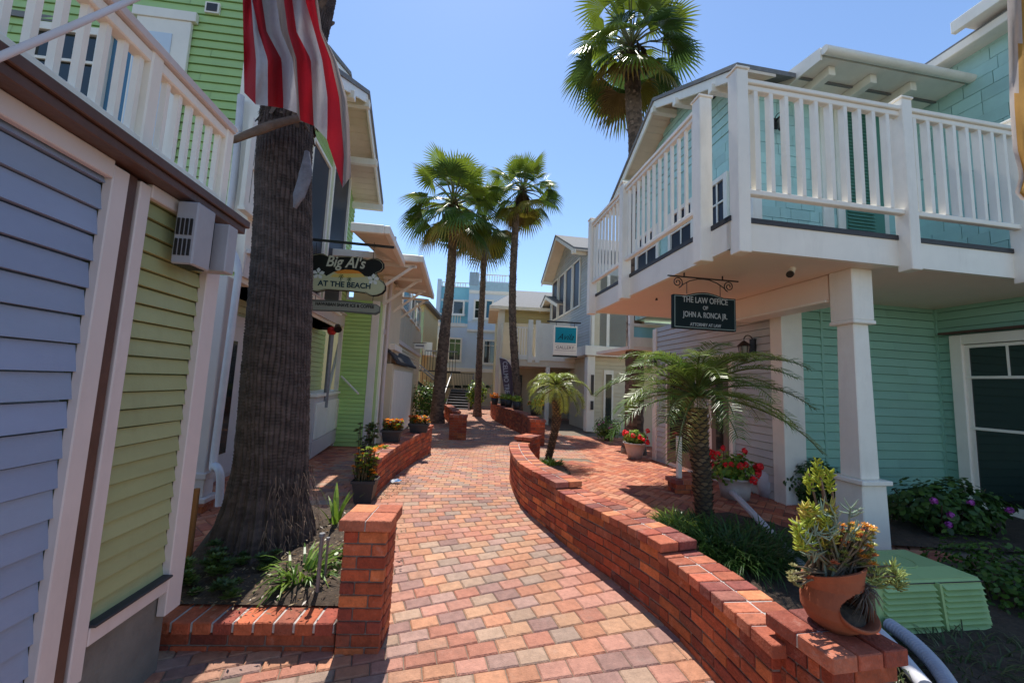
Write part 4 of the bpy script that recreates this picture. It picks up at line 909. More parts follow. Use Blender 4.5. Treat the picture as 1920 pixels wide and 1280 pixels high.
# second balcony further back (white rails under the soffit)
p = at(1180, 640, 9.2); NB = facing((p.x, p.y), 10)
nb = thing('balcony_wing', (p.x, p.y, 0), 'small white parapet balcony seen beneath the big corner balcony', 'balcony')
n0 = NB.hit(1180, 640)[0]; zz = NB.hit(1200, 640)[1]
NS = street((NB.p(n0, 0, 0).x, NB.p(n0, 0, 0).y), -32, -1)
part(nb, 'parapet', lambda m: (NB.box(m, n0, n0+1.6, -.06, 0, zz-.12, zz+.1, WHITE), NB.box(m, n0, n0+1.6, -.04, -.02, zz+.1, zz+.35, AQUA), NB.box(m, n0, n0+.1, -.08, .03, zz-.2, zz+.9, WHITE), NB.box(m, n0, n0+1.6, -.08, .02, zz+.35, zz+.42, WHITE)), .004)
part(nb, 'slab', lambda m: NB.box(m, n0, n0+2.5, -2.0, -.0, zz-.2, zz-.12, SOFR))
part(nb, 'wall', lambda m: NB.box(m, n0+1.0, n0+3, -2.2, -1.8, 0, zz-.12, CREAM))

# ================================================================== TREES AND PLANTS
rnd = random.Random(11)
def fan_crown(m, c, R, n, cols, emax=85, emin=-55, seed=1, nl=26, tip=.5):
    r = random.Random(seed); pt = MB()
    for i in range(n):
        f = (i+.5)/n; el = R_(emax-(emax-emin)*f**.85 + r.uniform(-8, 8)); az = i*2.39996+r.uniform(-.25, .25)
        d = Vector((math.cos(az)*math.cos(el), math.sin(az)*math.cos(el), math.sin(el)))
        Lp = R*r.uniform(.45, .68)*(1.0 if f > .15 else .7); sag = .10*R*(1-abs(d.z))
        base = Vector(c)+Vector((0, 0, -.12*R*f)); P = [base+d*.05, base+d*Lp*.5+Vector((0, 0, .02)), base+d*Lp-Vector((0, 0, sag))]
        m.tube(P, [.022*R, .012*R, .008*R], LEAF, 4, (.20, .20, .07), cap=False)
        h = P[-1]; d2 = (P[-1]-P[-2]).normalized(); side = d2.cross(Vector((0, 0, 1)))
        if side.length < .1: side = Vector((math.cos(az+1.57), math.sin(az+1.57), 0))
        side.normalize(); nrm = side.cross(d2).normalized()
        rl = r.uniform(-.5, .5); side = side*math.cos(rl)+nrm*math.sin(rl); nrm = side.cross(d2).normalized()
        RL = R*r.uniform(.44, .56); age = f
        if age < .35: q = cols[0]
        elif age < .87: q = cols[1] if r.random() < .7 else cols[0]
        elif age < .96: q = cols[2]
        else: q = cols[3]
        v = r.uniform(.75, 1.3); q = (q[0]*v, q[1]*v, q[2]*v)
        A = R_(100); da = 2*A/nl
        for k in range(nl):
            th = -A+da*(k+.5); ln = RL*(1-.28*abs(th/A)**2)*r.uniform(.93, 1.05)
            def dirv(t): return d2*math.cos(t)+side*math.sin(t)
            fold = .10*RL*abs(math.sin(th))
            u0 = dirv(th-da*.5); u1 = dirv(th+da*.5); uc = dirv(th)
            a = h+u0*ln*.55+nrm*(-fold*.4); b = h+u1*ln*.55+nrm*(-fold*.4); mid = h+uc*ln*.55+nrm*(.02*RL-fold*.4)
            t0 = h+uc*ln*.8-Vector((0, 0, ln*.06*(1+f)))-nrm*fold; tp = h+uc*ln-Vector((0, 0, ln*(.10+.24*f)*tip*2))-nrm*fold*1.2
            ww = (b-a)*.28
            v2 = r.uniform(.88, 1.14); qq = (q[0]*v2, q[1]*v2, q[2]*v2); qt = (qq[0]*1.25+.01, qq[1]*1.1, qq[2]*.8)
            m.face([h, a, mid], LEAF, qq); m.face([h, mid, b], LEAF, qq)
            m.face([a, t0-ww, t0, mid], LEAF, qq); m.face([mid, t0, t0+ww, b], LEAF, qq); m.face([t0-ww, tp, t0+ww], LEAF, qt)
FC = [(.17, .23, .025), (.08, .14, .03), (.20, .17, .025), (.27, .17, .05)]
def slim_trunk(m, pts, r, seed=0, boots=True):
    rr = random.Random(seed); P, L = resample(pts, .06); n = len(P)
    rad = [r[0]+(r[1]-r[0])*(i/(n-1))**.6+ (r[0]*.35*max(0, 1-i/(n*.06))) for i in range(n)]
    rad = [a*(1+rr.uniform(-.05, .05)) for a in rad]
    m.tube(P, rad, BARK, 14, colf=lambda i, j: (lambda v: (.15*v, .098*v, .068*v))(rr.uniform(.5, 1.35)))
    if boots:
        for i in range(int(n*.12), n-1):
            f = i/n
            for k in range(3 if f > .3 else 1):
                az = rr.uniform(0, 6.28); d = Vector((math.cos(az), math.sin(az), 0)); s = Vector((-d.y, d.x, 0)); p = P[i]+d*rad[i]*.92
                w_ = rr.uniform(.02, .045); h_ = rr.uniform(.04, .11); o_ = rr.uniform(.02, .05); v = rr.uniform(.5, 1.5)
                m.face([p-s*w_, p+s*w_, p+s*w_*.5+d*o_+Vector((0, 0, h_)), p-s*w_*.5+d*o_+Vector((0, 0, h_))], BARK, (.20*v, .14*v, .10*v))
def fan_palm(pts, rad, cc, R, n, label, seed, group='tall fan palms along the lane'):
    t = thing('fan_palm', pts[0], label, 'palm tree', group)
    part(t, 'trunk', lambda m: slim_trunk(m, pts, rad, seed))
    part(t, 'crown', lambda m: fan_crown(m, cc, R, n, FC, seed=seed))
    def sk(m):
        rr = random.Random(seed+5)
        for k in range(26):
            az = rr.uniform(0, 6.28); d = Vector((math.cos(az), math.sin(az), 0)); s = Vector((-d.y, d.x, 0)); p = Vector(cc)+d*rad[1]*.9+Vector((0, 0, -rr.uniform(.0, .25*R)))
            L = rr.uniform(.25, .5)*R; o = rr.uniform(.03, .14)*R; v = rr.uniform(.5, 1.2)
            m.face([p-s*.04, p+s*.04, p+d*o+s*.07-Vector((0, 0, L*.6)), p+d*o*.8-Vector((0, 0, L)), p+d*o-s*.07-Vector((0, 0, L*.6))], LEAF, (.13*v, .075*v, .03*v))
    part(t, 'dry_skirt', sk)
    return t
d1 = G(818, 792); y1 = d1.y
fan_palm([tuple(d1-Vector((0,0,.1))), tuple(at(832, 640, y1)), tuple(at(845, 520, y1)), tuple(at(850, 415, y1))], (.27, .16), at(850, 375, y1), 2.15*y1/15, 40, 'leftmost tall fan palm with a thick trunk leaning slightly right, beside the stairs', 3)
y2 = 18.5; b2 = at(897, 735, y2); b2.z = 0
fan_palm([tuple(b2), tuple(at(900, 640, y2)), tuple(at(905, 540, y2)), tuple(at(909, 440, y2))], (.17, .13), at(908, 410, y2), 1.9*y2/16, 34, 'middle fan palm with the lowest crown, half hidden between its two taller neighbours', 5)
y3 = 15.5; b3 = at(975, 800, y3); b3.z = 0
fan_palm([tuple(b3), tuple(at(963, 640, y3)), tuple(at(961, 540, y3)), tuple(at(968, 395, y3))], (.17, .14), at(985, 352, y3)-Vector((.1, 0, 0)), 1.75*y3/16, 36, 'slender fan palm right of the other two far ones, spiky dry shoots on its top', 8)
y4 = 9.6; b4 = at(1190, 640, y4); b4.z = 0
fan_palm([tuple(b4), tuple(at(1194, 330, y4)), tuple(at(1188, 200, y4)), tuple(at(1184, 110, y4))], (.23, .20), at(1184, 80, y4), 1.78, 42, 'largest fan palm crown, rising behind the gable of the law office house', 13)

# big foreground trunk
TY = 3.25
def big_trunk(m):
    TS = .84
    key = [(1110, 484, .60), (1060, 490, .50), (1000, 498, .40), (940, 503, .335), (880, 509, .305), (800, 514, .295), (700, 519, .285), (600, 525, .275), (500, 530, .265), (400, 532, .250), (300, 534, .245), (215, 541, .24), (150, 556, .215), (80, 570, .20), (0, 590, .19), (-120, 612, .18), (-260, 628, .17), (-420, 640, .16), (-1100, 690, .15)]
    P = [at(x, y, TY) for y, x, r in key]; Rr = [r*TS for _, _, r in key]
    P = [P[0]-Vector((0, 0, .15))]+P; Rr = [.56]+Rr
    pp, L = resample([tuple(p) for p in P], .012)
    zs = [p.z for p in P]; rows = []; N = 300; rr = random.Random(2)
    ph = [rr.uniform(0, 6.28) for _ in range(N)]; cellc = {}
    offs = [rr.uniform(0, 1) for _ in range(64)]
    wob = [rr.uniform(-1, 1) for _ in range(400)]
    for i, p in enumerate(pp):
        r = float(np.interp(p.z, zs, Rr)); row = []
        low = max(0, min(1, (1.15-p.z)/.8))          # fibrous flare
        for k in range(N):
            th = 2*math.pi*k/N
            f = th*7.2+math.sin(p.z*4+th*3)*.3+math.sin(p.z*13+th*5)*.1; col = int(f) % 64
            fx = abs((f % 1)-.5)*2
            zz = p.z*40+math.sin(th*3+p.z*2)*.6+math.sin(th*9+p.z*5)*.2+offs[col]*.10; fz = abs((zz % 1)-.5)*2
            disp = .017*(1-fx**4)*(1-.7*fz**3)+.003*wob[(int(zz)*7+col*13) % 400]
            d2 = (.018*math.sin(th*23+math.sin(p.z*5+th*3)*1.5)+.012*math.sin(th*51+p.z*6))
            dd_ = disp*(1-low)+d2*low + .02*low*math.sin(th*5+1)
            row.append(p+Vector((math.cos(th), math.sin(th), 0))*(r+dd_-.008))
        rows.append(row)
    def cf(i, j):
        p = pp[i]; th = 2*math.pi*j/N; f = th*7.2+math.sin(p.z*4+th*3)*.3+math.sin(p.z*13+th*5)*.1; fx = abs((f % 1)-.5)*2; zz = p.z*40+math.sin(th*3+p.z*2)*.6+math.sin(th*9+p.z*5)*.2; low = max(0, min(1, (1.15-p.z)/.8))
        v = .82+.16*wob[(int(zz)*7+int(f)*13) % 400]+.14*math.sin(zz*.9+th*2)
        if low < .6: v *= (1-.5*max(0, fx-.6)/.4)*(1-.35*max(0, abs((zz % 1)-.5)*2-.6)/.4)
        return (.098*v, .070*v, .062*v)
    m.grid(rows, BARK, smooth=True, closed=True, colf=cf)
bt = at(490, 1080, TY); bt.z = .1
big = thing('fan_palm', bt, 'massive fissured palm trunk standing in the left front planter', 'palm tree')
part(big, 'trunk', big_trunk)
def boot(m, pts, w, th, col):
    P, L = resample([tuple(p) for p in pts], .02); n = len(P); rows = []
    for i, p in enumerate(P):
        t = i/(n-1); ww = np.interp(t, [q[0] for q in w], [q[1] for q in w]); d = (P[min(i+1, n-1)]-P[max(i-1, 0)]).normalized(); s = d.cross(Vector((0, 1, 0))).normalized(); o = s.cross(d)
        rows.append([p+s*math.cos(a)*ww+o*math.sin(a)*th for a in [k*math.pi/4 for k in range(8)]])
    rr = random.Random(5); m.grid(rows, BARK, col=col, closed=True); m.face(rows[0][::-1], BARK, col); m.face(rows[-1], BARK, col)
part(big, 'frond_stub', lambda m: boot(m, [at(560, 222, TY-.28), at(520, 232, TY-.32), at(470, 250, TY-.35), at(425, 268, TY-.38)], [(0, .035), (.5, .045), (.9, .03), (1, .008)], .018, (.16, .11, .08)))
part(big, 'frond_stub', lambda m: boot(m, [at(576, 285, TY-.24), at(572, 330, TY-.27), at(560, 368, TY-.28), at(553, 390, TY-.27)], [(0, .02), (.4, .055), (.8, .05), (1, .01)], .02, (.17, .17, .20)))
part(big, 'frond_stub', lambda m: boot(m, [at(490, 270, TY-.02), at(484, 320, TY-.05), at(486, 372, TY-.05)], [(0, .03), (.6, .035), (1, .04)], .02, (.10, .08, .06)))
def husk(m):
    rr = random.Random(9); c0_ = at(541, 222, TY)
    for k in range(260):
        az = rr.uniform(0, 6.28); d = Vector((math.cos(az), math.sin(az), 0)); s = Vector((-d.y, d.x, 0)); p = c0_+d*rr.uniform(.15, .20)+Vector((0, 0, rr.uniform(-.05, .10)))
        L = rr.uniform(.05, .16); o = rr.uniform(.0, .05); w_ = rr.uniform(.008, .03); v = rr.uniform(.4, 1.3); tw = s*rr.uniform(-.04, .04)
        m.face([p-s*w_, p+s*w_, p+d*o+tw+s*w_*.6-Vector((0, 0, L)), p+d*o+tw-s*w_*.6-Vector((0, 0, L))], BARK, (.17*v, .11*v, .075*v))
    for k in range(230):
        z_ = rr.uniform(0, 2.6); p0 = at(548+z_*26, 200-z_*205, TY); az = rr.uniform(0, 6.28); d = Vector((math.cos(az), math.sin(az), 0)); s = Vector((-d.y, d.x, 0)); p = p0+d*.155
        L = rr.uniform(.08, .2); w_ = rr.uniform(.02, .05); v = rr.uniform(.5, 1.6); o = rr.uniform(.04, .12)
        m.hexa([p-s*w_-d*.03, p+s*w_-d*.03, p+s*w_, p-s*w_, p-s*w_*.6+d*(o-.02)+Vector((0, 0, L)), p+s*w_*.6+d*(o-.02)+Vector((0, 0, L)), p+s*w_*.6+d*o+Vector((0, 0, L)), p-s*w_*.6+d*o+Vector((0, 0, L))], BARK, (.15*v, .12*v, .10*v))
part(big, 'husk', husk)
def roots(m):
    rr = random.Random(4)
    for k in range(420):
        az = rr.uniform(-1.1, .9); z_ = rr.uniform(.25, .85); rad_ = np.interp(z_, [.2, .5, .8, 1.1], [.47, .37, .30, .26]); b0 = at(498, 1000, TY); d = Vector((math.cos(az), math.sin(az), 0)); s = Vector((-d.y, d.x, 0))
        p = Vector((b0.x, b0.y, z_))+d*rad_; L = rr.uniform(.06, .2); v = rr.uniform(.4, 1.5)
        m.face([p, p+s*.006, p+s*(.006+rr.uniform(-.05, .05))+d*rr.uniform(.0, .05)-Vector((0, 0, L*.8))], BARK, (.15*v, .10*v, .07*v))
part(big, 'root_fibres', roots)
ctop = at(692, -1100, TY)
part(big, 'crown', lambda m: fan_crown(m, ctop, 1.5, 34, FC, emin=-20, seed=21, nl=20))

# pinnate palms
def pinnate(m, c, L, n, seed, pairs=34, ll=.2, cols=((.05, .10, .025), (.10, .16, .03)), emax=82, emin=-8, lw=.011, droop=.62, gold=None):
    r = random.Random(seed)
    for i in range(n):
        f = (i+.5)/n; el = R_(emax-(emax-emin)*f**.8+r.uniform(-6, 6)); az = i*2.39996+r.uniform(-.2, .2)
        hd = Vector((math.cos(az), math.sin(az), 0)); LL = L*r.uniform(.85, 1.1)*(.65+.35*min(1, f*3)); P = []
        p = Vector(c)+Vector((0, 0, -.05*f)); e = el
        for k in range(13):
            P.append(p.copy()); p = p+(hd*math.cos(e)+Vector((0, 0, math.sin(e))))*LL/12; e -= (droop+.35*(1-f))*2.1/12*(.6+k/12)
        m.tube(P, [.011*(1-k/14)+.002 for k in range(13)], LEAF, 4, (.12, .15, .04), cap=False)
        side = Vector((-hd.y, hd.x, 0)); v0 = r.uniform(.75, 1.25); q0_ = cols[0] if r.random() < .62 else cols[1]
        if f > .93 and gold: q0_ = gold
        for j in range(pairs):
            t = .16+.84*j/pairs; x = t*12; i0 = min(11, int(x)); pp_ = P[i0].lerp(P[i0+1], x-i0); tg = (P[i0+1]-P[i0]).normalized(); up = side.cross(tg).normalized()
            if up.z < 0: up = -up
            ln = ll*math.sin(math.pi*(.12+.80*t))**.6*r.uniform(.85, 1.1)
            for sg in (-1, 1):
                dr = (side*sg*.80+tg*.62+up*.30*r.uniform(.2, 1.3)).normalized(); w_ = tg*lw*.5; v = v0*r.uniform(.8, 1.2); q = (q0_[0]*v, q0_[1]*v, q0_[2]*v)
                a = pp_; b = pp_+dr*ln*.55; e_ = pp_+dr*ln-Vector((0, 0, ln*.28))
                m.face([a-w_*.5, a+w_*.5, b+w_, b-w_], LEAF, q); m.face([b-w_, b+w_, e_], LEAF, q)
def boot_trunk(m, pts, r0, r1, seed, h=.035):
    rr = random.Random(seed); P, L = resample(pts, .02); n = len(P)
    m.tube(P, [(r0+(r1-r0)*i/n)*.86 for i in range(n)], BARK, 16, (.05, .035, .025))
    k = 0; step = 1
    for i in range(0, n, 2):
        r_ = r0+(r1-r0)*i/n; N = max(7, int(r_*62))
        for j in range(N):
            az = (j+(.5 if (i//2) % 2 else 0))*2*math.pi/N; d = Vector((math.cos(az), math.sin(az), 0)); s = Vector((-d.y, d.x, 0)); p = P[i]+d*r_*.82; w_ = math.pi*r_/N*.85; v = rr.uniform(.6, 1.4); o = rr.uniform(.015, .035)
            c_ = (.14*v, .095*v, .055*v) if i < n*.72 else (.22*v, .15*v, .06*v)
            m.face([p-s*w_, p+d*o*.3-Vector((0, 0, h*.6)), p+s*w_, p+d*o+s*w_*.5+Vector((0, 0, h*.6)), p+d*o-s*w_*.5+Vector((0, 0, h*.6))], BARK, c_)
bp_ = G(1322, 988); by = bp_.y
t = thing('date_palm', bp_, 'dwarf date palm with arching dark feather fronds in front of the law office sign', 'palm tree')
part(t, 'trunk', lambda m: boot_trunk(m, [tuple(bp_-Vector((0, 0, .1))), tuple(at(1317, 900, by)), tuple(at(1310, 830, by)), tuple(at(1306, 765, by))], .088, .118, 1))
cp_ = at(1306, 735, by)
part(t, 'crown', lambda m: pinnate(m, cp_, 1.12, 42, 4, 40, .24, cols=((.10, .19, .03), (.22, .31, .05)), droop=.44, lw=.010, gold=(.2, .2, .04)))
sp_ = G(1024, 868); sy = sp_.y
t = thing('date_palm', sp_, 'small leaning date palm with yellow green fronds at the end of the curving wall', 'palm tree')
part(t, 'trunk', lambda m: boot_trunk(m, [tuple(sp_-Vector((0, 0, .1))), tuple(at(1034, 835, sy)), tuple(at(1043, 790, sy)), tuple(at(1043, 745, sy))], .065, .085, 2))
cs_ = at(1043, 722, sy)
part(t, 'crown', lambda m: pinnate(m, cs_, .74, 28, 9, 26, .17, cols=((.26, .34, .05), (.36, .42, .06)), droop=.72, lw=.012, emin=-15))

# generic foliage
def leaves(m, c, rad, n, size, cols, seed=0, mt=None, up=.4):
    r = random.Random(seed); c = Vector(c)
    for i in range(n):
        while True:
            v = Vector((r.uniform(-1, 1), r.uniform(-1, 1), r.uniform(-1, 1)))
            if .35 < v.length < 1: break
        lump = 1+.22*math.sin(v.x*5+seed)*math.cos(v.y*4+v.z*5)
        p = c+Vector((v.x*rad[0], v.y*rad[1], v.z*rad[2]))*lump; nn = (v.normalized()+Vector((r.uniform(-.7, .7), r.uniform(-.7, .7), up+r.uniform(-.4, .7)))).normalized()
        a = nn.cross(Vector((r.uniform(-1, 1), r.uniform(-1, 1), r.uniform(-1, 1)))).normalized(); b = nn.cross(a); s = size*r.uniform(.6, 1.3); q = r.choice(cols); k = r.uniform(.7, 1.3); q = (q[0]*k, q[1]*k, q[2]*k)
        m.face([p-a*s, p-a*s*.3-b*s*.55, p+a*s*.5-b*s*.5, p+a*s, p+a*s*.5+b*s*.5, p-a*s*.3+b*s*.55], mt or LEAF, q)
def blades(m, c, rad, n, L, w_, cols, seed=0, el=(25, 85), curl=1.0, segs=5):
    r = random.Random(seed)
    for i in range(n):
        a = r.uniform(0, 6.28); rr_ = math.sqrt(r.random()); p = Vector((c[0]+math.cos(a)*rr_*rad[0], c[1]+math.sin(a)*rr_*rad[1], c[2])); az = a+r.uniform(-1, 1) if rr_ > .3 else r.uniform(0, 6.28)
        e = R_(r.uniform(*el)); h = Vector((math.cos(az), math.sin(az), 0)); s = Vector((-h.y, h.x, 0)); ln = L*r.uniform(.6, 1.15); q = r.choice(cols); k = r.uniform(.7, 1.3); q = (q[0]*k, q[1]*k, q[2]*k); prev = None
        for j in range(segs+1):
            t = j/segs; ww = w_*(math.sin(math.pi*min(1, .25+.75*t)) if t < 1 else .03); row = (p-s*ww/2, p+s*ww/2)
            if prev: m.face([prev[0], prev[1], row[1], row[0]], LEAF, q)
            prev = row; p = p+(h*math.cos(e)+Vector((0, 0, math.sin(e))))*ln/segs; e -= curl*(.9+r.uniform(0, .5))*1.5/segs
def rosette(m, c, s, col, n=12, seed=0, tilt=None):
    r = random.Random(seed); c = Vector(c)
    for ring, (e, k) in enumerate(((70, .55), (42, .85), (15, 1.0))):
        for i in range(n//2+ring*2):
            az = (i+ring*.4)*2*math.pi/(n//2+ring*2)+r.uniform(-.1, .1); el = R_(e+r.uniform(-8, 8)); d = Vector((math.cos(az)*math.cos(el), math.sin(az)*math.cos(el), math.sin(el))); sd_ = Vector((-math.sin(az), math.cos(az), 0)); L = s*k; v = r.uniform(.75, 1.25); q = (col[0]*v, col[1]*v, col[2]*v)
            m.face([c, c+d*L*.6+sd_*L*.22, c+d*L, c+d*L*.6-sd_*L*.22], LEAF, q)
def flowerhead(m, c, s, col, seed=0, n=26):
    r = random.Random(seed); c = Vector(c)
    for i in range(n):
        v = Vector((r.gauss(0, 1), r.gauss(0, 1), r.gauss(0, 1)+.4)).normalized(); a = v.cross(Vector((.3, .5, .8))).normalized(); b = v.cross(a); p = c+v*s*r.uniform(.6, 1); k = r.uniform(.7, 1.25); t = s*.42
        m.face([p-a*t, p-b*t, p+a*t, p+b*t], PETAL, (col[0]*k, col[1]*k, col[2]*k))
def atz(x, y, z): r = ray(x, y); return C0+r*((z-EYE)/r.z)
DG = [(.05, .11, .025), (.075, .15, .03), (.04, .085, .022)]
MG = [(.10, .19, .03), (.07, .15, .025), (.17, .27, .04)]
YG = [(.34, .42, .05), (.26, .36, .05), (.44, .46, .06)]
# left bed
p = atz(565, 1085, .27)
t = thing('strappy_plant', p, 'arching strappy green clump in the front bed beside the tall brick pillar', 'plant'); part(t, 'foliage', lambda m: blades(m, p, (.12, .12), 80, .27, .016, MG+[(.16, .24, .03)], 1))
p = atz(628, 985, .30)
t = thing('flax_plant', p, 'bright green spear leaved plant just behind the cap of the tall brick pillar', 'plant'); part(t, 'foliage', lambda m: blades(m, p, (.03, .03), 11, .36, .035, [(.22, .32, .04), (.16, .26, .03)], 6, el=(45, 88), curl=.35))
p = atz(632, 1060, .27)
t = thing('leafy_groundcover', p, 'low sunlit leafy scrub tucked between the pillar and the metal stakes', 'plant'); part(t, 'foliage', lambda m: (leaves(m, p+Vector((0, 0, .04)), (.09, .22, .06), 220, .02, MG+[(.2, .15, .08)], 4), blades(m, p, (.08, .2), 26, .14, .012, MG, 3)))
p = atz(400, 1090, .25)
t = thing('succulent_clump', p, 'dark shaded rosettes of succulents at the foot of the sage green wall', 'plant')
part(t, 'foliage', lambda m: [rosette(m, p+Vector((rnd.uniform(-.28, .28), rnd.uniform(-.25, .25), rnd.uniform(.02, .14))), rnd.uniform(.04, .07), rnd.choice([(.10, .15, .03), (.06, .10, .03)]), seed=i) for i in range(60)])
def stake(px, y0, y1, lab, name='metal_stake', mt=STEEL, r=.012, cat='stake', cap=True):
    a = atz(px[0], y0, .2); top = at(px[1], y1, a.y); top.x = a.x
    t = thing(name, a, lab, cat); part(t, 'rod', lambda m: m.tube([a-Vector((0, 0, .1)), top], r, mt, 8))
    if cap: part(t, 'cap', lambda m: m.tube([top-Vector((0, 0, .012)), top+Vector((0, 0, .004))], [r*1.7, r*1.4], mt, 8))
stake((592, 599), 1140, 1000, 'taller grey metal rod standing in the bed left of the tall brick pillar')
stake((606, 611), 1118, 1008, 'thinner grey metal rod close beside the tall brick pillar', r=.008)
a = atz(352, 1062, .2); stake((352, 360), 1060, 915, 'short orange brown wooden stake between the annex corner and the palm trunk', 'wooden_stake', mat('orange_wood', (.32, .13, .04), .7), .02, cap=False)
# litter
lp = G(741, 906); m = MB(); rr = random.Random(3)
rows = [[lp+Vector((x*.03+rr.uniform(-.01, .01), y*.03+rr.uniform(-.01, .01), .015+rr.uniform(0, .035))) for x in range(-2, 3)] for y in range(-1, 3)]
m.grid(rows, PETAL, smooth=False, colf=lambda i, j: (.6, .62, .66) if j < 2 else (.15, .35, .65)); m.build('crumpled_paper', label='crumpled white and blue scrap of paper lying on the path', cat='litter')
# dark planters on the left wall
ZW = gz(6)+.44
OR_ = [(.85, .28, .02), (.9, .40, .04), (.75, .18, .02)]
def planter_box(px0, px1, ytop, ybot, z, label, orange, seed, hplant, square=False):
    a, b = atz(px0, ybot, z), atz(px1, ybot, z); b.y = a.y+.03; Fp = facing((a.x, a.y), 6); w_ = (b-a).length*.97; h = (ybot-ytop)/FOC*a.y*.9; dp = w_ if square else .2
    t = thing('planter_box', a, label, 'planter', 'dark planters of orange succulents by the left curved wall')
    def pot(m):
        lo, hi = z+.002, z+h; i_ = .03
        m.hexa([Fp.p(i_, -i_, lo), Fp.p(w_-i_, -i_, lo), Fp.p(w_-i_, -dp+i_, lo), Fp.p(i_, -dp+i_, lo), Fp.p(0, 0, hi), Fp.p(w_, 0, hi), Fp.p(w_, -dp, hi), Fp.p(0, -dp, hi)], POTD)
        for q_ in ((-.012, w_+.012, 0, .012), (-.012, w_+.012, -dp-.012, -dp), (-.012, 0, -dp, 0), (w_, w_+.012, -dp, 0)): Fp.box(m, q_[0], q_[1], q_[2], q_[3], hi-.02, hi+.012, POTD)
    part(t, 'pot', pot); part(t, 'soil', lambda m: Fp.box(m, .01, w_-.01, -dp+.01, -.01, z+h-.02, z+h+.004, SOIL)); rr = random.Random(seed)
    def fol(m):
        for i in range(orange[0]+orange[1]):
            s, n_ = rr.uniform(.02, w_-.02), rr.uniform(-dp+.02, -.02); hh = hplant*rr.uniform(.25, 1); q = Fp.p(s+rr.uniform(-.05, .05), n_+rr.uniform(-.03, .04), z+h+hh)
            m.tube([Fp.p(s, n_, z+h-.01), q], [.008, .005], LEAF, 4, (.12, .10, .05), cap=False)
            rosette(m, q, rr.uniform(.028, .045), rr.choice(OR_) if i < orange[0] else rr.choice(YG), 12, i)
            for k in range(3): rosette(m, Fp.p(s, n_, z+h).lerp(q, rr.uniform(.3, .85))+Vector((rr.uniform(-.03, .03), rr.uniform(-.03, .03), 0)), .028, rr.choice(YG+MG) if rr.random() < .6 or i >= orange[0] else rr.choice(OR_), 10, i+k)
    part(t, 'succulents', fol)
gzp = G(676, 948)
planter_box(656, 700, 902, 946, gz(gzp.y)+.0, 'tall square dark pot of tangled green and yellow succulents nearest the viewer', (22, 48), 1, .36, True)
planter_box(713, 752, 806, 829, ZW, 'dark trough of orange succulents in the middle of the curved wall top', (44, 14), 2, .17)
planter_box(765, 805, 794, 811, ZW, 'dark trough of orange succulents at the far end of the curved wall', (50, 5), 3, .15)
p = atz(686, 872, .3)
t = thing('jade_plant', p, 'tall woody green succulent bush behind the near square pot', 'plant'); rr = random.Random(8)
def jade(m):
    for i in range(26):
        q = p+Vector((rr.uniform(-.14, .14), rr.uniform(-.14, .14), rr.uniform(.2, .62)))
        b_ = p+Vector((rr.uniform(-.05, .05), rr.uniform(-.05, .05), -.25)); m.tube([b_, b_.lerp(q, .6)+Vector((rr.uniform(-.03, .03), 0, 0)), q], [.012, .008, .005], BARK, 5, (.2, .15, .1), cap=False)
        for k in range(4): rosette(m, q+Vector((rr.uniform(-.04, .04), rr.uniform(-.04, .04), rr.uniform(-.1, .03))), .045, rr.choice([(.14, .2, .05), (.10, .16, .04), (.2, .24, .05)]), 12, i*4+k)
part(t, 'stems', jade)
p = atz(711, 868, .42); t = thing('succulent_clump', p, 'yellow green succulent rosettes leaning over the near end of the curved wall', 'plant')
part(t, 'foliage', lambda m: [rosette(m, p+Vector((rnd.uniform(-.1, .1), rnd.uniform(-.1, .1), rnd.uniform(0, .24))), .045, rnd.choice(YG+OR_[:1]), seed=i) for i in range(38)])

# right bed
c_ = G(1385, 1045); c_.z = gz(c_.y)+.06
t = thing('liriope_bed', c_, 'wide dark green tuft bed of grassy blades around the foot of the big date palm', 'grass bed')
part(t, 'foliage', lambda m: (blades(m, c_+Vector((-.12, 0, 0)), (.62, .42), 1500, .30, .014, DG+[(.06, .12, .025)], 2, segs=4), blades(m, G(1265, 1000)+Vector((.05, .0, .08)), (.18, .16), 260, .22, .013, MG+YG[:2], 5, segs=4)))
q_ = G(1018, 872)
t = thing('grass_tuft', q_, 'small bright grassy tuft at the foot of the small leaning date palm', 'plant')
part(t, 'foliage', lambda m: blades(m, q_+Vector((.08, -.02, .02)), (.28, .12), 420, .16, .014, [(.12, .22, .03), (.2, .3, .04)], 8, segs=4))
# pots of geraniums
def gpot(c, r0, r1, h, label, seed, frad, fc, nfl, rectz=None):
    t = thing('potted_geranium', c, label, 'potted plant'); z0 = c.z
    part(t, 'pot', lambda m: m.lathe((c.x, c.y, z0), [(0, 0), (r0, 0), (r0*.5+r1*.5, h*.5), (r1, h*.93), (r1+.02, h*.93), (r1+.02, h), (r1-.02, h), (r1-.03, h-.04), (0, h-.04)], POTW))
    rr = random.Random(seed); cc = c+Vector((fc[0], fc[1], h+fc[2]))
    def fol(m):
        leaves(m, cc, frad, 700, .032, [(.12, .24, .04), (.18, .32, .05), (.32, .42, .06)], seed)
        for i in range(24):
            q = cc+Vector((rr.uniform(-1, 1)*frad[0], rr.uniform(-1, 1)*frad[1], rr.uniform(-.5, .9)*frad[2])); m.tube([c+Vector((0, 0, h)), q], .004, LEAF, 4, (.12, .16, .05), cap=False)
    part(t, 'foliage', fol)
    for i in range(nfl):
        az = i*2.4; e = rr.uniform(-.5, 1); q = cc+Vector((math.cos(az)*frad[0]*1.05, math.sin(az)*frad[1]*1.05*math.copysign(1, 1), e*frad[2]*1.05)); q.y -= .05
        part(t, 'flower_head', lambda m: flowerhead(m, q, rr.uniform(.038, .058), (.85, .02, .03), i))
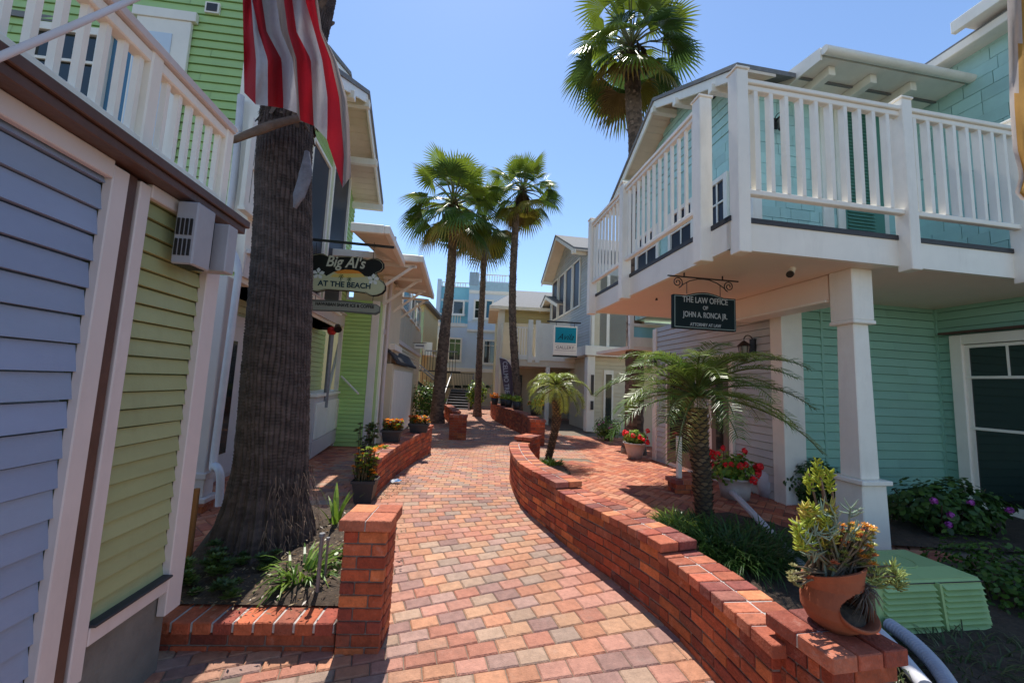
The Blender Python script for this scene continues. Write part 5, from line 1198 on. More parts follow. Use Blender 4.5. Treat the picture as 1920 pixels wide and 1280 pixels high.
a = G(1388, 937); gpot(a+Vector((0, .12, 0)), .17, .21, .27, 'large grey pot of red geraniums behind the trunk of the big date palm', 3, (.30, .22, .22), (-.05, -.02, .12), 22)
a = G(1193, 861); gpot(a+Vector((0, .1, 0)), .14, .23, .34, 'tapered pale pot of red geraniums on the herringbone paving left of the big date palm', 5, (.24, .2, .17), (0, 0, .1), 14)
a = G(1268, 925)
t = thing('brick_step', a, 'short brick plinth carrying a white post behind the date palm trunk', 'plinth'); FS = facing((a.x, a.y), 9)
part(t, 'plinth', lambda m: (pillar(m, FS, -.0, .42, -.22, 0, .1, .38)), .003); part(t, 'post', lambda m: FS.box(m, .08, .14, -.14, -.08, .38, .95, WHITE), .004)
a = G(1425, 930); m = MB(); m.lathe((a.x+.12, a.y, gz(a.y)), [(0, 0), (.11, 0), (.13, .15), (.09, .34), (.085, .34), (.10, .2), (0, .05)], PLAST, 14); m.build('plastic_sack', label='crumpled pale plastic sack beside the geranium pot at the pilaster', cat='sack')
# bushes by the wall
def bush(c, rad, n, size, cols, label, seed, flowers=None, nf=0, name='bush'):
    t = thing(name, Vector((c.x, c.y, c.z-rad[2])), label, 'bush'); part(t, 'foliage', lambda m: leaves(m, c, rad, n, size, cols, seed)); rr = random.Random(seed)
    def st(m):
        for i in range(14):
            q = c+Vector((rr.uniform(-.8, .8)*rad[0], rr.uniform(-.8, .8)*rad[1], rr.uniform(-.2, .7)*rad[2])); m.tube([Vector((c.x+rr.uniform(-.1, .1), c.y, c.z-rad[2]-.05)), q], [.012, .005], BARK, 4, (.1, .07, .04), cap=False)
    part(t, 'stems', st)
    for i in range(nf):
        v = Vector((rr.uniform(-.9, .9)*rad[0], -rad[1]*rr.uniform(.75, 1.05), rr.uniform(-.4, .7)*rad[2])); part(t, 'flower_head', lambda m: flowerhead(m, c+v, .035, flowers, i))
    return t
a = G(1790, 1010); bush(Vector((a.x, a.y+.05, .48)), (.62, .34, .30), 1900, .034, DG, 'sprawling dark bush with a few pink flowers beneath the big mint window', 11, (.45, .08, .40), 6)
a = G(1545, 955); bush(Vector((a.x, a.y+.1, .50)), (.36, .25, .30), 900, .032, DG, 'dark leafy bush in front of the teal wall left of the column', 12, (.5, .02, .05), 2)
a = G(1890, 1150); bush(Vector((a.x+.12, a.y+.1, .30)), (.30, .45, .28), 1500, .022, [(.05, .12, .02), (.08, .16, .025)], 'fine leaved green hedge to the right of the green cabinet', 13, name='hedge')
a = G(1133, 825); bush(Vector((a.x+.1, a.y, .36)), (.42, .3, .32), 900, .035, MG+[(.16, .22, .03)], 'green and pink flowering bush at the corner of the gallery porch', 14, (.6, .2, .4), 6)
a = G(1108, 640) if False else at(800, 742, 16.5); bush(Vector((a.x, a.y, .75)), (.75, .5, .75), 1300, .05, DG+MG, 'shrubbery under the side stairs beside the thick left palm trunk', 15)
a = at(893, 745, 20.5); bush(Vector((a.x, a.y, 1.0)), (.55, .4, .7), 900, .06, MG+YG[:1], 'bushy potted palm right of the wide far stairs', 16)
c_ = G(1800, 1262); t = thing('grass_patch', c_, 'rough long grass in the shade below the green cabinet', 'grass', None)
part(t, 'foliage', lambda m: blades(m, (c_.x+.05, c_.y+.02, gz(c_.y)+.04), (.65, .3), 520, .17, .007, [(.05, .09, .03), (.10, .11, .05)], 17, el=(10, 70), segs=4))
# green utility cabinet
a, b = G(1648, 1203), G(1868, 1188); UFc = facing((a.x, a.y), math.degrees(math.atan2(b.y-a.y, b.x-a.x))); uw = (b-a).length
zt = UFc.hit(1750, 1092)[1]; z0 = gz(a.y)+.015; dp = .52
t = thing('utility_cabinet', (a.x, a.y, z0-.05), 'low green louvred utility cabinet on a dark base behind the clay pot', 'utility cabinet')
i_ = .035
def ucase(m):
    lo = [UFc.p(0, 0, z0), UFc.p(uw, 0, z0), UFc.p(uw, -dp, z0), UFc.p(0, -dp, z0)]; mid = [UFc.p(i_, -.03, zt), UFc.p(uw-i_, -.03, zt), UFc.p(uw-i_, -dp+.03, zt), UFc.p(i_, -dp+.03, zt)]
    m.hexa(lo+mid, UGREEN); top = [UFc.p(i_+.0, -.03, zt), UFc.p(uw-i_, -.03, zt), UFc.p(uw-i_, -dp+.03, zt), UFc.p(i_, -dp+.03, zt)]
    lid = [UFc.p(i_+.1, -.14, zt+.035), UFc.p(uw-i_-.1, -.14, zt+.035), UFc.p(uw-i_-.1, -dp+.12, zt+.035), UFc.p(i_+.1, -dp+.12, zt+.035)]; m.hexa([v+Vector((0, 0, .001)) for v in top]+lid, UGREEN)
part(t, 'casing', ucase, .012)
hgt = zt-z0
for (s0, s1) in ((.05, uw*.53), (uw*.56, uw-.05)):
    def lv(m):
        for k in range(8):
            z = z0+.035+k*(hgt-.05)/8; o = -.03*(z-z0)/hgt; h2 = (hgt-.05)/8
            sI = i_*(z-z0)/hgt
            m.hexa([UFc.p(s0+sI, o-.01, z), UFc.p(s1-sI*.3, o-.01, z), UFc.p(s1-sI*.3, o+.030, z), UFc.p(s0+sI, o+.030, z), UFc.p(s0+sI, o-.02, z+h2*.78), UFc.p(s1-sI*.3, o-.02, z+h2*.78), UFc.p(s1-sI*.3, o-.005, z+h2*.78), UFc.p(s0+sI, o-.005, z+h2*.78)], UGREEN)
    part(t, 'louvre_panel', lv, .003)
def lvs(m):
    for k in range(9):
        z = z0+.035+k*(hgt-.05)/9; o = i_*(z-z0)/hgt; h2 = (hgt-.05)/9
        m.hexa([UFc.p(o+.01, -.06, z), UFc.p(o+.01, -dp+.06, z), UFc.p(o-.025, -dp+.06, z), UFc.p(o-.025, -.06, z), UFc.p(o+.02, -.06, z+h2*.75), UFc.p(o+.02, -dp+.06, z+h2*.75), UFc.p(o+.005, -dp+.06, z+h2*.75), UFc.p(o+.005, -.06, z+h2*.75)], UGREEN)
part(t, 'side_louvre_panel', lvs, .003)
part(t, 'centre_rib', lambda m: m.hexa([UFc.p(uw*.535, 0, z0+.01), UFc.p(uw*.555, 0, z0+.01), UFc.p(uw*.555, .03, z0+.01), UFc.p(uw*.535, .03, z0+.01), UFc.p(uw*.535, -.035, zt-.01), UFc.p(uw*.555, -.035, zt-.01), UFc.p(uw*.555, -.0, zt-.01), UFc.p(uw*.535, -.0, zt-.01)], UGREEN))
part(t, 'lid_emboss', lambda m: m.tube([UFc.p(uw*.5+.13*math.cos(k*.3), -dp*.5+.13*math.sin(k*.3), zt+.036) for k in range(22)], .004, UGREEN, 6))
part(t, 'lid_seam', lambda m: UFc.box(m, .03, uw-.03, -dp+.03, -.024, zt-.018, zt-.012, POTD))
part(t, 'base', lambda m: UFc.box(m, -.02, uw+.03, -dp-.03, .03, z0-.12, z0-.002, POTD), .01)
# white pipe + corrugated pipe
pp = [G(1372, 936)+Vector((0, 0, .09)), G(1385, 950)+Vector((0, 0, .10)), G(1440, 1010)+Vector((0, 0, .09)), G(1500, 1078)+Vector((0, 0, .09)), G(1580, 1160)+Vector((0, 0, .10)), G(1660, 1235)+Vector((0, 0, .11)), G(1740, 1330)+Vector((0, 0, .10))]
mb = MB(); P, L = resample([tuple(q) for q in pp], .04); mb.tube(P, .037, PLAST, 14); mb.build('drain_pipe', label='smooth white plastic drain pipe lying along the planting bed', cat='pipe')
pp = [G(1648, 1205)+Vector((0, 0, .11)), G(1690, 1240)+Vector((0, 0, .11)), G(1740, 1300)+Vector((0, 0, .11)), G(1790, 1400)+Vector((0, 0, .11))]
mb = MB(); P, L = resample([tuple(q+Vector((.07, 0, 0))) for q in pp], .005); mb.tube(P, [.034+.007*math.sin(i*1.57) for i in range(len(P))], mat('grey_flexible_plastic', (.42, .42, .46), .5), 14); mb.build('corrugated_pipe', label='grey ribbed flexible pipe beside the smooth white drain pipe', cat='pipe')
# clay pot on the wall end
cb = atz(1566, 1172, .628); pr = .15; KS = .80
t = thing('clay_planter', cb, 'broken terracotta strawberry pot overflowing with succulents on the wall end', 'potted plant')
def claypot(m):
    prof = [(.085, 0), (.125, .03), (.15, .08), (.152, .13), (.14, .17), (.128, .205), (.132, .25), (.142, .285), (.130, .285), (.118, .25), (.112, .2), (.12, .12), (.10, .04)]
    n = 168; rows = []
    prof = [(float(np.interp(q, range(13), [p_[0] for p_ in prof])), float(np.interp(q, range(13), [p_[1] for p_ in prof]))) for q in np.linspace(0, 12, 97)]
    prof = [(a_*KS, b2_*KS) for a_, b2_ in prof]
    for r_, z_ in prof:
        row = []
        for k in range(n):
            a_ = 2*math.pi*k/n
            # open mouth cut out of the right front side
            dz = 0
            if z_ > .12: dz = .045*(z_-.12)/.12*math.sin(a_+2.4)
            row.append((cb.x+r_*math.cos(a_), cb.y+r_*math.sin(a_), cb.z+z_+dz))
        rows.append(row)
    k0 = m.m(CLAY); b_ = len(m.v)
    for r_ in rows: m.v.extend(r_)
    for i in range(len(rows)-1):
        for k in range(n):
            a_ = 2*math.pi*(k+.5)/n; dd_ = abs(((a_-5.05+math.pi) % (2*math.pi))-math.pi); zc = (prof[i][1]+prof[i+1][1])/2
            if (dd_/.88)**2+((zc/KS-.135)/.072)**2 < 1: continue
            k2 = (k+1) % n; m.f.append((b_+i*n+k, b_+i*n+k2, b_+(i+1)*n+k2, b_+(i+1)*n+k)); m.mi.append(k0); m.c.append((1, 1, 1)); m.sm.append(True)
    lipr = []
    for i in range(31):
        t_ = -1+i/15; a_ = 5.05+t_*.90; zl_ = .135-.076*math.sqrt(max(0, 1-t_*t_)); r0_ = float(np.interp(zl_, [.03, .08, .13, .17, .205], [.125, .15, .152, .14, .128])); ww_ = .045*math.sqrt(max(0, 1-t_*t_))
        lipr.append([(cb.x+(r0_+o1)*KS*math.cos(a_), cb.y+(r0_+o1)*KS*math.sin(a_), cb.z+(zl_+o2)*KS) for o1, o2 in ((-.012, -.006), (ww_*.5, -.012), (ww_, .006), (ww_*.9, .016), (ww_*.4, .006), (-.012, .006))])
    m.grid(lipr, CLAY, closed=True)
    m.lathe((cb.x, cb.y, cb.z), [(0, .004), (.085*KS, .0)], CLAY, 24)
part(t, 'pot', claypot); part(t, 'soil', lambda m: (m.lathe((cb.x, cb.y, cb.z), [(.095, .20), (.06, .215), (0, .22)], SOIL, 20), m.lathe((cb.x, cb.y, cb.z), [(.105, .05), (.085, .085), (.0, .10)], SOIL, 20)))
def claysuc(m):
    rr = random.Random(31); top = cb+Vector((0, 0, .215))
    def stem(q, cl=(.20, .15, .10), r0=.006): m.tube([top+Vector((rr.uniform(-.07, .07), rr.uniform(-.07, .07), -.01)), top.lerp(q, .55)+Vector((rr.uniform(-.02, .02), rr.uniform(-.02, .02), 0)), q], [r0, r0*.8, r0*.6], LEAF, 5, cl, cap=False)
    def brush(q, n, L, col, w_=.006):     # stubby finger leaves around a stem tip
        for i in range(n):
            az = rr.uniform(0, 6.28); el = rr.uniform(-.1, 1.3); d = Vector((math.cos(az)*math.cos(el), math.sin(az)*math.cos(el), math.sin(el))); b0 = q-Vector((0, 0, rr.uniform(0, .05))); v = rr.uniform(.75, 1.25)
            m.tube([b0, b0+d*L*.6, b0+d*L+Vector((0, 0, L*.15))], [w_*.5, w_*.55, w_*.15], LEAF, 4, tuple(c*v for c in col), cap=False)
    for (x, y) in ((1525, 862), (1521, 888), (1549, 880), (1532, 875)):
        q = at(x, y, cb.y); q.y += rr.uniform(-.02, .02); stem(q, (.26, .17, .12), .007); 
        for k in range(3): brush(q-Vector((0, 0, k*.022)), 20, .026, (.46, .52, .06), .007)
    for i in range(38):
        q = at(rr.uniform(1492, 1562), rr.uniform(945, 1020), cb.y+rr.uniform(-.08, .08)); stem(q); brush(q, 22, .036, rr.choice([(.46, .52, .07), (.34, .44, .07), (.5, .42, .08)]), .008)
    for i in range(90):
        q = at(rr.uniform(1552, 1640), rr.uniform(978, 1062), cb.y+rr.uniform(-.09, .09)); stem(q); rosette(m, q, .022, rr.choice([(.72, .32, .05), (.6, .42, .07), (.42, .42, .1), (.6, .18, .08)]), 10, i); rosette(m, q-Vector((.01, 0, .03)), .02, (.25, .28, .08), 8, i+60)
    for i in range(18):
        q = at(rr.uniform(1500, 1610), rr.uniform(950, 1050), cb.y+rr.uniform(-.1, .1)); stem(q, (.25, .28, .2)); brush(q, 9, .05, (.36, .46, .34), .006)
    for i in range(16):
        q = at(rr.uniform(1635, 1685), rr.uniform(1058, 1085), cb.y+rr.uniform(-.05, .05)); stem(q); brush(q, 12, .045, (.44, .52, .18), .007)
    for i in range(16):
        q = at(rr.uniform(1482, 1515), rr.uniform(1060, 1105), cb.y+rr.uniform(-.05, .05)); stem(q); rosette(m, q, .02, (.3, .28, .12), 8, i)
    for i in range(90):
        q = cb+Vector((rr.uniform(.0, .12), rr.uniform(-.12, -.02), rr.uniform(.05, .21))); m.tube([top+Vector((.08, -.05, -.02)), q.lerp(top, .4)+Vector((.03, -.04, 0)), q], [.003, .003, .001], LEAF, 3, (.2, .16, .12), cap=False)
part(t, 'succulents', claysuc)
# far pots
gp_ = 'black flower pots lined up on the far brick wall'
for (x, y, dpx, lab) in ((927, 765, 17, 'black pot with small orange blooms, farthest on the far brick wall'), (944, 768, 16.5, 'black pot of yellow blooms left of the feather banner foot'), (953, 772, 15.7, 'black pot of lime green foliage under the feather banner'), (968, 778, 14.5, 'black pot of lime foliage just left of the slender palm trunk'), (1004, 793, 12.2, 'long black trough of mixed flowers by the small leaning palm')):
    c = at(x, y, dpx); c.z = .66; t = thing('flower_pot', c, lab, 'flower pot', gp_); r_ = .16 if x != 1004 else .2
    part(t, 'pot', lambda m: m.lathe(tuple(c), [(0, 0), (r_*.75, 0), (r_, .28), (r_*.9, .28), (0, .25)], POTD, 14))
    part(t, 'foliage', lambda m: leaves(m, c+Vector((0, 0, .36)), (r_*1.3, r_, .14), 150, .05, {927: OR_, 944: [(.6, .5, .03)]+YG, 953: YG, 968: YG, 1004: YG+OR_+MG}[x], x))

# ================================================================== SIGNS
def prism(m, F, pts, n0, n1, mt, col=(1,1,1), px=True):
    q = [F.hit(x, y, n1) for x, y in pts] if px else pts
    a = [F.p(s, n1, z) for s, z in q]; b = [F.p(s, n0, z) for s, z in q]
    m.face(a, mt, col); m.face(b[::-1], mt, col)
    for i in range(len(a)):
        k = (i+1) % len(a); m.face([a[i], b[i], b[k], a[k]], mt, col)
DGREEN = (.004, .012, .014)
p = at(1319, 590, 4.35); LF = facing((p.x, p.y), 9)
t = thing('law_office_sign', (p.x, p.y, p.z), 'black arched hanging sign with silver lettering for a law office under the balcony', 'sign')
a0 = LF.hit(1263, 585)[0]; a1 = LF.hit(1380, 592)[0]; z1 = LF.hit(1265, 551)[1]; z0 = LF.hit(1265, 614)[1]; hz = (z1+z0)/2; wd = a1-a0; mid = (a0+a1)/2
def arch(w0, w1, zb, zt_, rise): 
    pts = [(w0, zb), (w1, zb), (w1, zt_)]
    for k in range(13): f = k/12; x = w1-(w1-w0)*(.2+.6*f); pts.append((x, zt_+rise*math.sin(math.pi*f)))
    return pts+[(w0, zt_)]
part(t, 'board', lambda m: prism(m, LF, arch(a0, a1, z0, z1, .045), -.05, -.002, SIGNM, DGREEN, px=False), .003)
part(t, 'border', lambda m: (prism(m, LF, arch(a0+.012, a1-.012, z0+.012, z1-.012, .045), -.001, .001, SIGNM, (.30, .35, .32), px=False), prism(m, LF, arch(a0+.019, a1-.019, z0+.019, z1-.019, .045), .001, .003, SIGNM, DGREEN, px=False)))
SIL = (.42, .42, .40); H = z1-z0
for body, f, sz, w_ in (('THE LAW OFFICE', .86, .094, .76), ('OF', .64, .060, .85), ('JOHN A. RONCA JR.', .42, .088, .69), ('ATTORNEY AT LAW', .13, .050, .82)):
    text(LF, t, mid, body, sz, z0+H*f, .0045, SIL, sx=w_, bold=.0005)
br = thing('scroll_bracket', LF.p(mid, 0, z1+.1), 'black wrought iron scroll bracket holding the law office sign', 'bracket')
zb_ = LF.hit(1320, 521)[1]; wd2 = wd*.52
part(br, 'bar', lambda m: m.tube([LF.p(mid-wd2-.04, -.025, zb_), LF.p(mid+wd2+.04, -.025, zb_)], .009, BLACK, 8))
for sg in (-1, 1):
    def scr(m):
        P = []; cx_, cz_ = wd2*.80, -.068
        for k in range(34):
            th_ = k/33*3.6*math.pi; r_ = .012+.052*(th_/(3.6*math.pi)); P.append(LF.p(mid+sg*(cx_+r_*math.cos(th_-.6)), -.025, zb_+cz_+r_*math.sin(th_-.6)))
        e = P[-1]; P += [LF.p(mid+sg*wd2*.62, -.025, zb_-.085), LF.p(mid+sg*wd2*.42, -.025, zb_-.04), LF.p(mid+sg*wd2*.18, -.025, zb_-.012), LF.p(mid+sg*.0, -.025, zb_-.008)]
        m.tube(P, .006, BLACK, 6)
    part(br, 'scroll', scr)
    part(br, 'hanger', lambda m: m.tube([LF.p(mid+sg*wd*.27, -.025, zb_-.055), LF.p(mid+sg*wd*.27, -.025, z1+.02)], .004, BLACK, 6))
part(br, 'rod', lambda m: [m.tube([LF.p(mid+s_*wd2*.6, -.025, zb_), LF.p(mid+s_*wd2*.6, -.025, zS+.02)], .008, BLACK, 6) for s_ in (-1, 1)])

p = at(650, 515, 6.2); AF = facing((p.x, p.y), 6)
t = thing('shave_ice_sign', (p.x, p.y, p.z), 'shaped black and cream hanging shop sign with a matching grey board below', 'sign')
def z2(pts): return [(560+x/6.4, 380+y/6.4) for x, y in pts]
outer = [(95,690),(120,640),(170,618),(240,604),(300,612),(350,640),(420,648),(480,640),(600,640),(700,648),(780,668),(830,680),(890,664),(940,668),(990,690),(1025,730),(1025,780),(990,820),(935,842),(955,880),(975,920),(1020,950),(1048,1000),(1045,1050),(1010,1090),(950,1115),(890,1122),(840,1108),(800,1085),(700,1072),(560,1060),(440,1052),(330,1045),(280,1060),(220,1070),(160,1058),(110,1020),(90,970),(100,920),(130,880),(160,850),(110,820),(90,760)]
part(t, 'board', lambda m: prism(m, AF, z2(outer), -.04, 0, SIGNM, (.012, .012, .010)), .003)
cream = [(165,870),(300,850),(330,880),(420,830),(560,800),(700,820),(790,880),(850,890),(925,860),(945,900),(965,930),(1005,960),(1032,1005),(1028,1045),(998,1078),(945,1100),(890,1106),(848,1094),(805,1070),(560,1045),(330,1030),(220,1053),(165,1043),(122,1012),(104,970),(112,925),(140,890)]
part(t, 'cream_panel', lambda m: prism(m, AF, z2(cream), .001, .003, SIGNM, (.42, .43, .27)))
part(t, 'sunset', lambda m: (prism(m, AF, z2([(420,835),(480,812),(560,802),(650,806),(720,822),(760,850),(600,850),(470,850)]), .0035, .005, SIGNM, (.60, .22, .03)), prism(m, AF, z2([(380,890),(420,852),(600,852),(760,852),(800,890),(600,900)]), .0035, .005, SIGNM, (.55, .42, .12))))
part(t, 'edge_line', lambda m: m.tube([AF.p(*((lambda h: (h[0], .004, h[1]))(AF.hit(x, y)))) for x, y in z2([(560+(x-560)*.965, 850+(y-850)*.955) for x, y in outer])], .005, SIGNM, 4, (.35, .34, .22)))
def stext(body, x0, x1, y, rot, size, col, n=.006, sh=0, sx=1., bold=0):
    s0, _ = AF.hit(x0, y); s1, zz_ = AF.hit(x1, y); o = text(AF, t, (s0+s1)/2, body, size, zz_, n, col, shear=sh, sx=sx, rot=rot, bold=bold); return o
stext('Big Al\'s', 600, 695, 497, 0, .25, (.02, .02, .02), .0055, .25, .82, .014)
stext('Big Al\'s', 600, 695, 496, 0, .25, (.46, .46, .36), .010, .25, .82, .004)
stext('AT THE BEACH', 585, 706, 538, 0, .122, (.01, .035, .05), .006, 0, .98, .003)
def flower(m, x, y, s):
    c_, z_ = AF.hit(x, y)
    for k in range(5):
        a_ = k*1.2566+.3; P = [(c_, z_), (c_+s*.7*math.cos(a_-.45), z_+s*.7*math.sin(a_-.45)), (c_+s*math.cos(a_), z_+s*math.sin(a_)), (c_+s*.7*math.cos(a_+.45), z_+s*.7*math.sin(a_+.45))]; prism(m, AF, P, .004, .008, SIGNM, (.55, .58, .55), px=False)
    prism(m, AF, [(c_+s*.15*math.cos(a_), z_+s*.15*math.sin(a_)) for a_ in [k*.785 for k in range(8)]], .008, .010, SIGNM, (.1, .15, .05), px=False)
part(t, 'flower', lambda m: flower(m, 597, 513, .10)); part(t, 'flower', lambda m: flower(m, 700, 524, .10))
def ptree(m, x, y, s):
    c_, z_ = AF.hit(x, y); prism(m, AF, [(c_-.005, z_-s*1.6), (c_+.005, z_-s*1.6), (c_+.004, z_), (c_-.004, z_)], .004, .007, SIGNM, (.03, .05, .02), px=False)
    for k in range(7):
        a_ = k*.9; prism(m, AF, [(c_, z_), (c_+s*.6*math.cos(a_-.2), z_+s*.6*math.sin(a_-.2)), (c_+s*math.cos(a_), z_+s*math.sin(a_)-.01), (c_+s*.6*math.cos(a_+.2), z_+s*.6*math.sin(a_+.2))], .005, .008, SIGNM, (.03, .07, .03), px=False)
part(t, 'palm_motif', lambda m: ptree(m, 640, 518, .05)); part(t, 'palm_motif', lambda m: ptree(m, 655, 523, .045))
lb = [(577, 561), (640, 563), (705, 570), (713, 575), (712, 586), (704, 590), (640, 584), (577, 582)]
part(t, 'lower_board', lambda m: (prism(m, AF, lb, -.03, 0, SIGNM, (.10, .10, .085)), prism(m, AF, [(645+(x-645)*.98, 575+(y-575)*.75) for x, y in lb], .0005, .002, SIGNM, (.24, .24, .19))), .002)
stext('HAWAIIAN SHAVE ICE & COFFEE', 584, 708, 576, 0, .074, (.01, .01, .01), .003, 0, .83, .002)
for x in (592, 700): part(t, 'hanger', lambda m: (m.tube([at(x, 553, p.y), at(x-1, 564, p.y)], .005, BLACK, 5), m.tube([at(x+2, 455, p.y), at(x, 488, p.y)], .005, BLACK, 5)))
mb = MB(); mb.bar(at(545, 445, 6.15), at(739, 464, 6.25), .035, .035, BLACK); mb.build('sign_bar', label='straight black iron bar projecting from the wall above the shaped shop sign', cat='bar')

p = at(1060, 638, 11.8); GF = facing((p.x, p.y), 3); gw0, gw1, gz0, gz1 = GF.rect(1037.5, 611, 1082, 666)
t = thing('gallery_sign', (p.x, p.y, gz0), 'white hanging gallery sign with a teal upper panel in front of the gabled house', 'sign')
part(t, 'board', lambda m: (GF.box(m, gw0, gw1, -.05, 0, gz0, gz1, WHITE), GF.box(m, gw0, gw1+.02, -.06, .01, gz0-.05, gz0-.002, BLACK)), .004)
gh_ = gz1-gz0
part(t, 'teal_panel', lambda m: GF.box(m, gw0+.05, gw1-.03, .0, .004, gz0+gh_*.42, gz1-gh_*.05, SIGNM, (.01, .26, .36)))
text(GF, t, (gw0+gw1)/2, 'Avila', .27, gz0+gh_*.62, .006, (.005, .05, .07), shear=.5, sx=.9)
text(GF, t, (gw0+gw1)/2, 'GALLERY', .135, gz0+gh_*.26, .003, (.22, .16, .17), sx=1.0)
part(t, 'rule', lambda m: (GF.box(m, gw0+.05, gw1-.03, .0, .003, gz0+gh_*.155, gz0+gh_*.165, SIGNM, (.3, .2, .25)), GF.box(m, gw0+.05, gw1-.03, .0, .003, gz0+gh_*.36, gz0+gh_*.37, SIGNM, (.3, .35, .4))))
mb = MB(); mb.bar(at(1026, 602, 11.75), at(1089, 606, 11.85), .04, .04, BLACK); mb.tube([at(1043, 604, 11.8), at(1043, 612, 11.8)], .008, BLACK, 5); mb.tube([at(1077, 605, 11.8), at(1077, 613, 11.8)], .008, BLACK, 5); mb.build('sign_bracket', label='thin black bracket arm carrying the white and teal gallery sign', cat='bracket')

p = at(945, 700, 16.5); NF = facing((p.x, p.y), 0)
t = thing('feather_banner', (p.x, p.y, 0), 'mauve feather banner with white vertical lettering on the far right side', 'banner')
fb = [(936.5, 671), (945, 672), (952, 677), (958, 686), (962, 698), (963, 715), (962, 735), (960, 744), (950, 743), (945, 730), (941, 705)]
part(t, 'cloth', lambda m: prism(m, NF, fb, -.01, .0, CLOTH, (.17, .12, .16)))
part(t, 'pole', lambda m: m.tube([NF.p(NF.hit(x, y)[0], 0, NF.hit(x, y)[1]) for x, y in ((958, 775), (963.5, 735), (964, 700), (959, 685), (948, 673), (936, 670))], .02, PLAST, 6))
s_, z_ = NF.hit(948.5, 707); text(NF, t, s_, 'CELLMO TRE', .27, z_, .004, (.6, .55, .6), rot=-math.pi/2+.12, sx=.85, bold=.006)
p = at(787, 648, 15.0); mb = MB(); K = facing((p.x, p.y), 0); mb.box(p.x-.2, p.x+.2, p.y, p.y+.05, p.z-.1, p.z+.08, WHITE); mb.box(p.x-.16, p.x+.16, p.y-.004, p.y-.001, p.z-.03, p.z+.03, STEEL); mb.box(p.x-.35, p.x+.25, p.y+.01, p.y+.03, p.z+.10, p.z+.12, BLACK); mb.build('hanging_sign', label='tiny pale hanging sign far off beyond the cream house', cat='sign')

# ================================================================== LAMPS
def lantern(F, s, n, z, k, label, hang=False):
    t = thing('wall_lantern', F.p(s, n, z), label, 'lantern', 'black lanterns on the houses')
    P = lambda a, b, c: F.p(s+a*k, n+b*k, z+c*k)
    if not hang: part(t, 'bracket', lambda m: (m.hexa([P(-.05, -.16, -.05), P(.05, -.16, -.05), P(.05, -.13, -.05), P(-.05, -.13, -.05), P(-.05, -.16, .16), P(.05, -.16, .16), P(.05, -.13, .16), P(-.05, -.13, .16)], BLACK), m.tube([P(0, -.14, .1)]+[P(0, -.07+.07*math.cos(a_), .14+.07*math.sin(a_)) for a_ in [math.pi-i*.45 for i in range(8)]], .008*k, BLACK, 6)))
    part(t, 'cap', lambda m: (m.tube([P(0, 0, .05), P(0, 0, .10), P(0, 0, .13)], [.10*k, .05*k, .012*k], BLACK, 8)))
    def cage(m):
        for a_ in range(6):
            c_, s2_ = math.cos(a_*1.047), math.sin(a_*1.047); m.tube([P(.075*c_, .075*s2_, .05), P(.05*c_, .05*s2_, -.14)], .005*k, BLACK, 5)
        m.tube([P(0, 0, -.14), P(0, 0, -.16), P(0, 0, -.18)], [.055*k, .05*k, .01*k], BLACK, 8)
    part(t, 'cage', cage); part(t, 'glass', lambda m: m.tube([P(0, 0, .045), P(0, 0, -.135)], [.068*k, .044*k], mat('lamp_glass', (.25, .24, .20), .2, trans=0), 8)); return t
s_, z_ = LW.hit(1395, 655, .17); lantern(LW, s_, .17, z_, 1.0, 'large black lantern with a conical cap on the white siding near the date palm')
s_, z_ = LW.hit(1222, 682, .1); s_ = min(s_, ew-.1); lantern(LW, s_, .17, z_, .9, 'small black lantern at the far end of the white siding wall')
s_, z_ = UF.hit(1465, 228, .16); lantern(UF, s_, .16, z_, .8, 'small black lantern on the shingled wall behind the balcony railing')
c_ = at(1480, 492, 4.0); c_.z = zS
t = thing('security_light', c_, 'small white and black security spotlight under the balcony', 'spotlight')
part(t, 'body', lambda m: (m.tube([c_+Vector((.03, 0, -.002)), c_+Vector((.02, -.01, -.04))], [.035, .02], WHITE, 12), m.tube([c_+Vector((.02, -.01, -.04)), c_+Vector((-.03, -.05, -.075))], [.025, .032], WHITE, 12)))
part(t, 'lens', lambda m: m.tube([c_+Vector((-.03, -.05, -.075)), c_+Vector((-.045, -.062, -.086))], [.036, .034], BLACK, 12))
c_ = atz(1231, 559, zS); m = MB(); m.tube([c_, c_-Vector((0, 0, .03))], [.012, .02], POTD, 8); m.build('ceiling_hook', label='tiny dark sprinkler fitting in the balcony soffit left of the law office sign', cat='fitting')

# ================================================================== FLAGS
FD = 2.45
rowsY = [-170, -60, 0, 60, 112, 183, 230, 290, 357]
# stripe boundaries (px) per key row, 9 boundaries
B = {-170: [462, 472, 482, 494, 510, 528, 546, 562, 580, 592], -60: [456, 470, 474, 492, 516, 534, 552, 576, 592, 600], 0: [455, 471, 473, 491, 518, 532, 548, 572, 590, 596], 60: [456, 475, 485, 500, 527, 540, 556, 590, 600, 604], 112: [457, 480, 502, 528, 549, 556, 583, 604, 620, 630], 183: [458, 479, 502, 531, 556, 560, 586, 614, 636, 650], 230: [459, 480, 503, 531, 556, 563, 588, 614, 640, 655], 290: [460, 480, 503, 531, 556, 566, 592, 612, 645, 657], 357: [461, 480, 503, 531, 556, 568, 596, 610, 642, 659]}
ends = [174, 196, 199, 203, 212, 226, 236, 262, 352, 330, 330]
RED, WHT, WHT_SHADE = (.40, .008, .018), (.46, .44, .47), (.34, .27, .24)  # last tone: white stripe with its shade put into the colour
sc_ = [RED, WHT, RED, WHT, WHT_SHADE, RED, WHT, RED, WHT_SHADE]
ks = sorted(B)
def bx(j, y): return float(np.interp(y, ks, [B[k][j] for k in ks]))
fl = thing('striped_flag', at(540, -170, FD), 'large red and white striped flag hanging in folds in front of the palm trunk', 'flag')
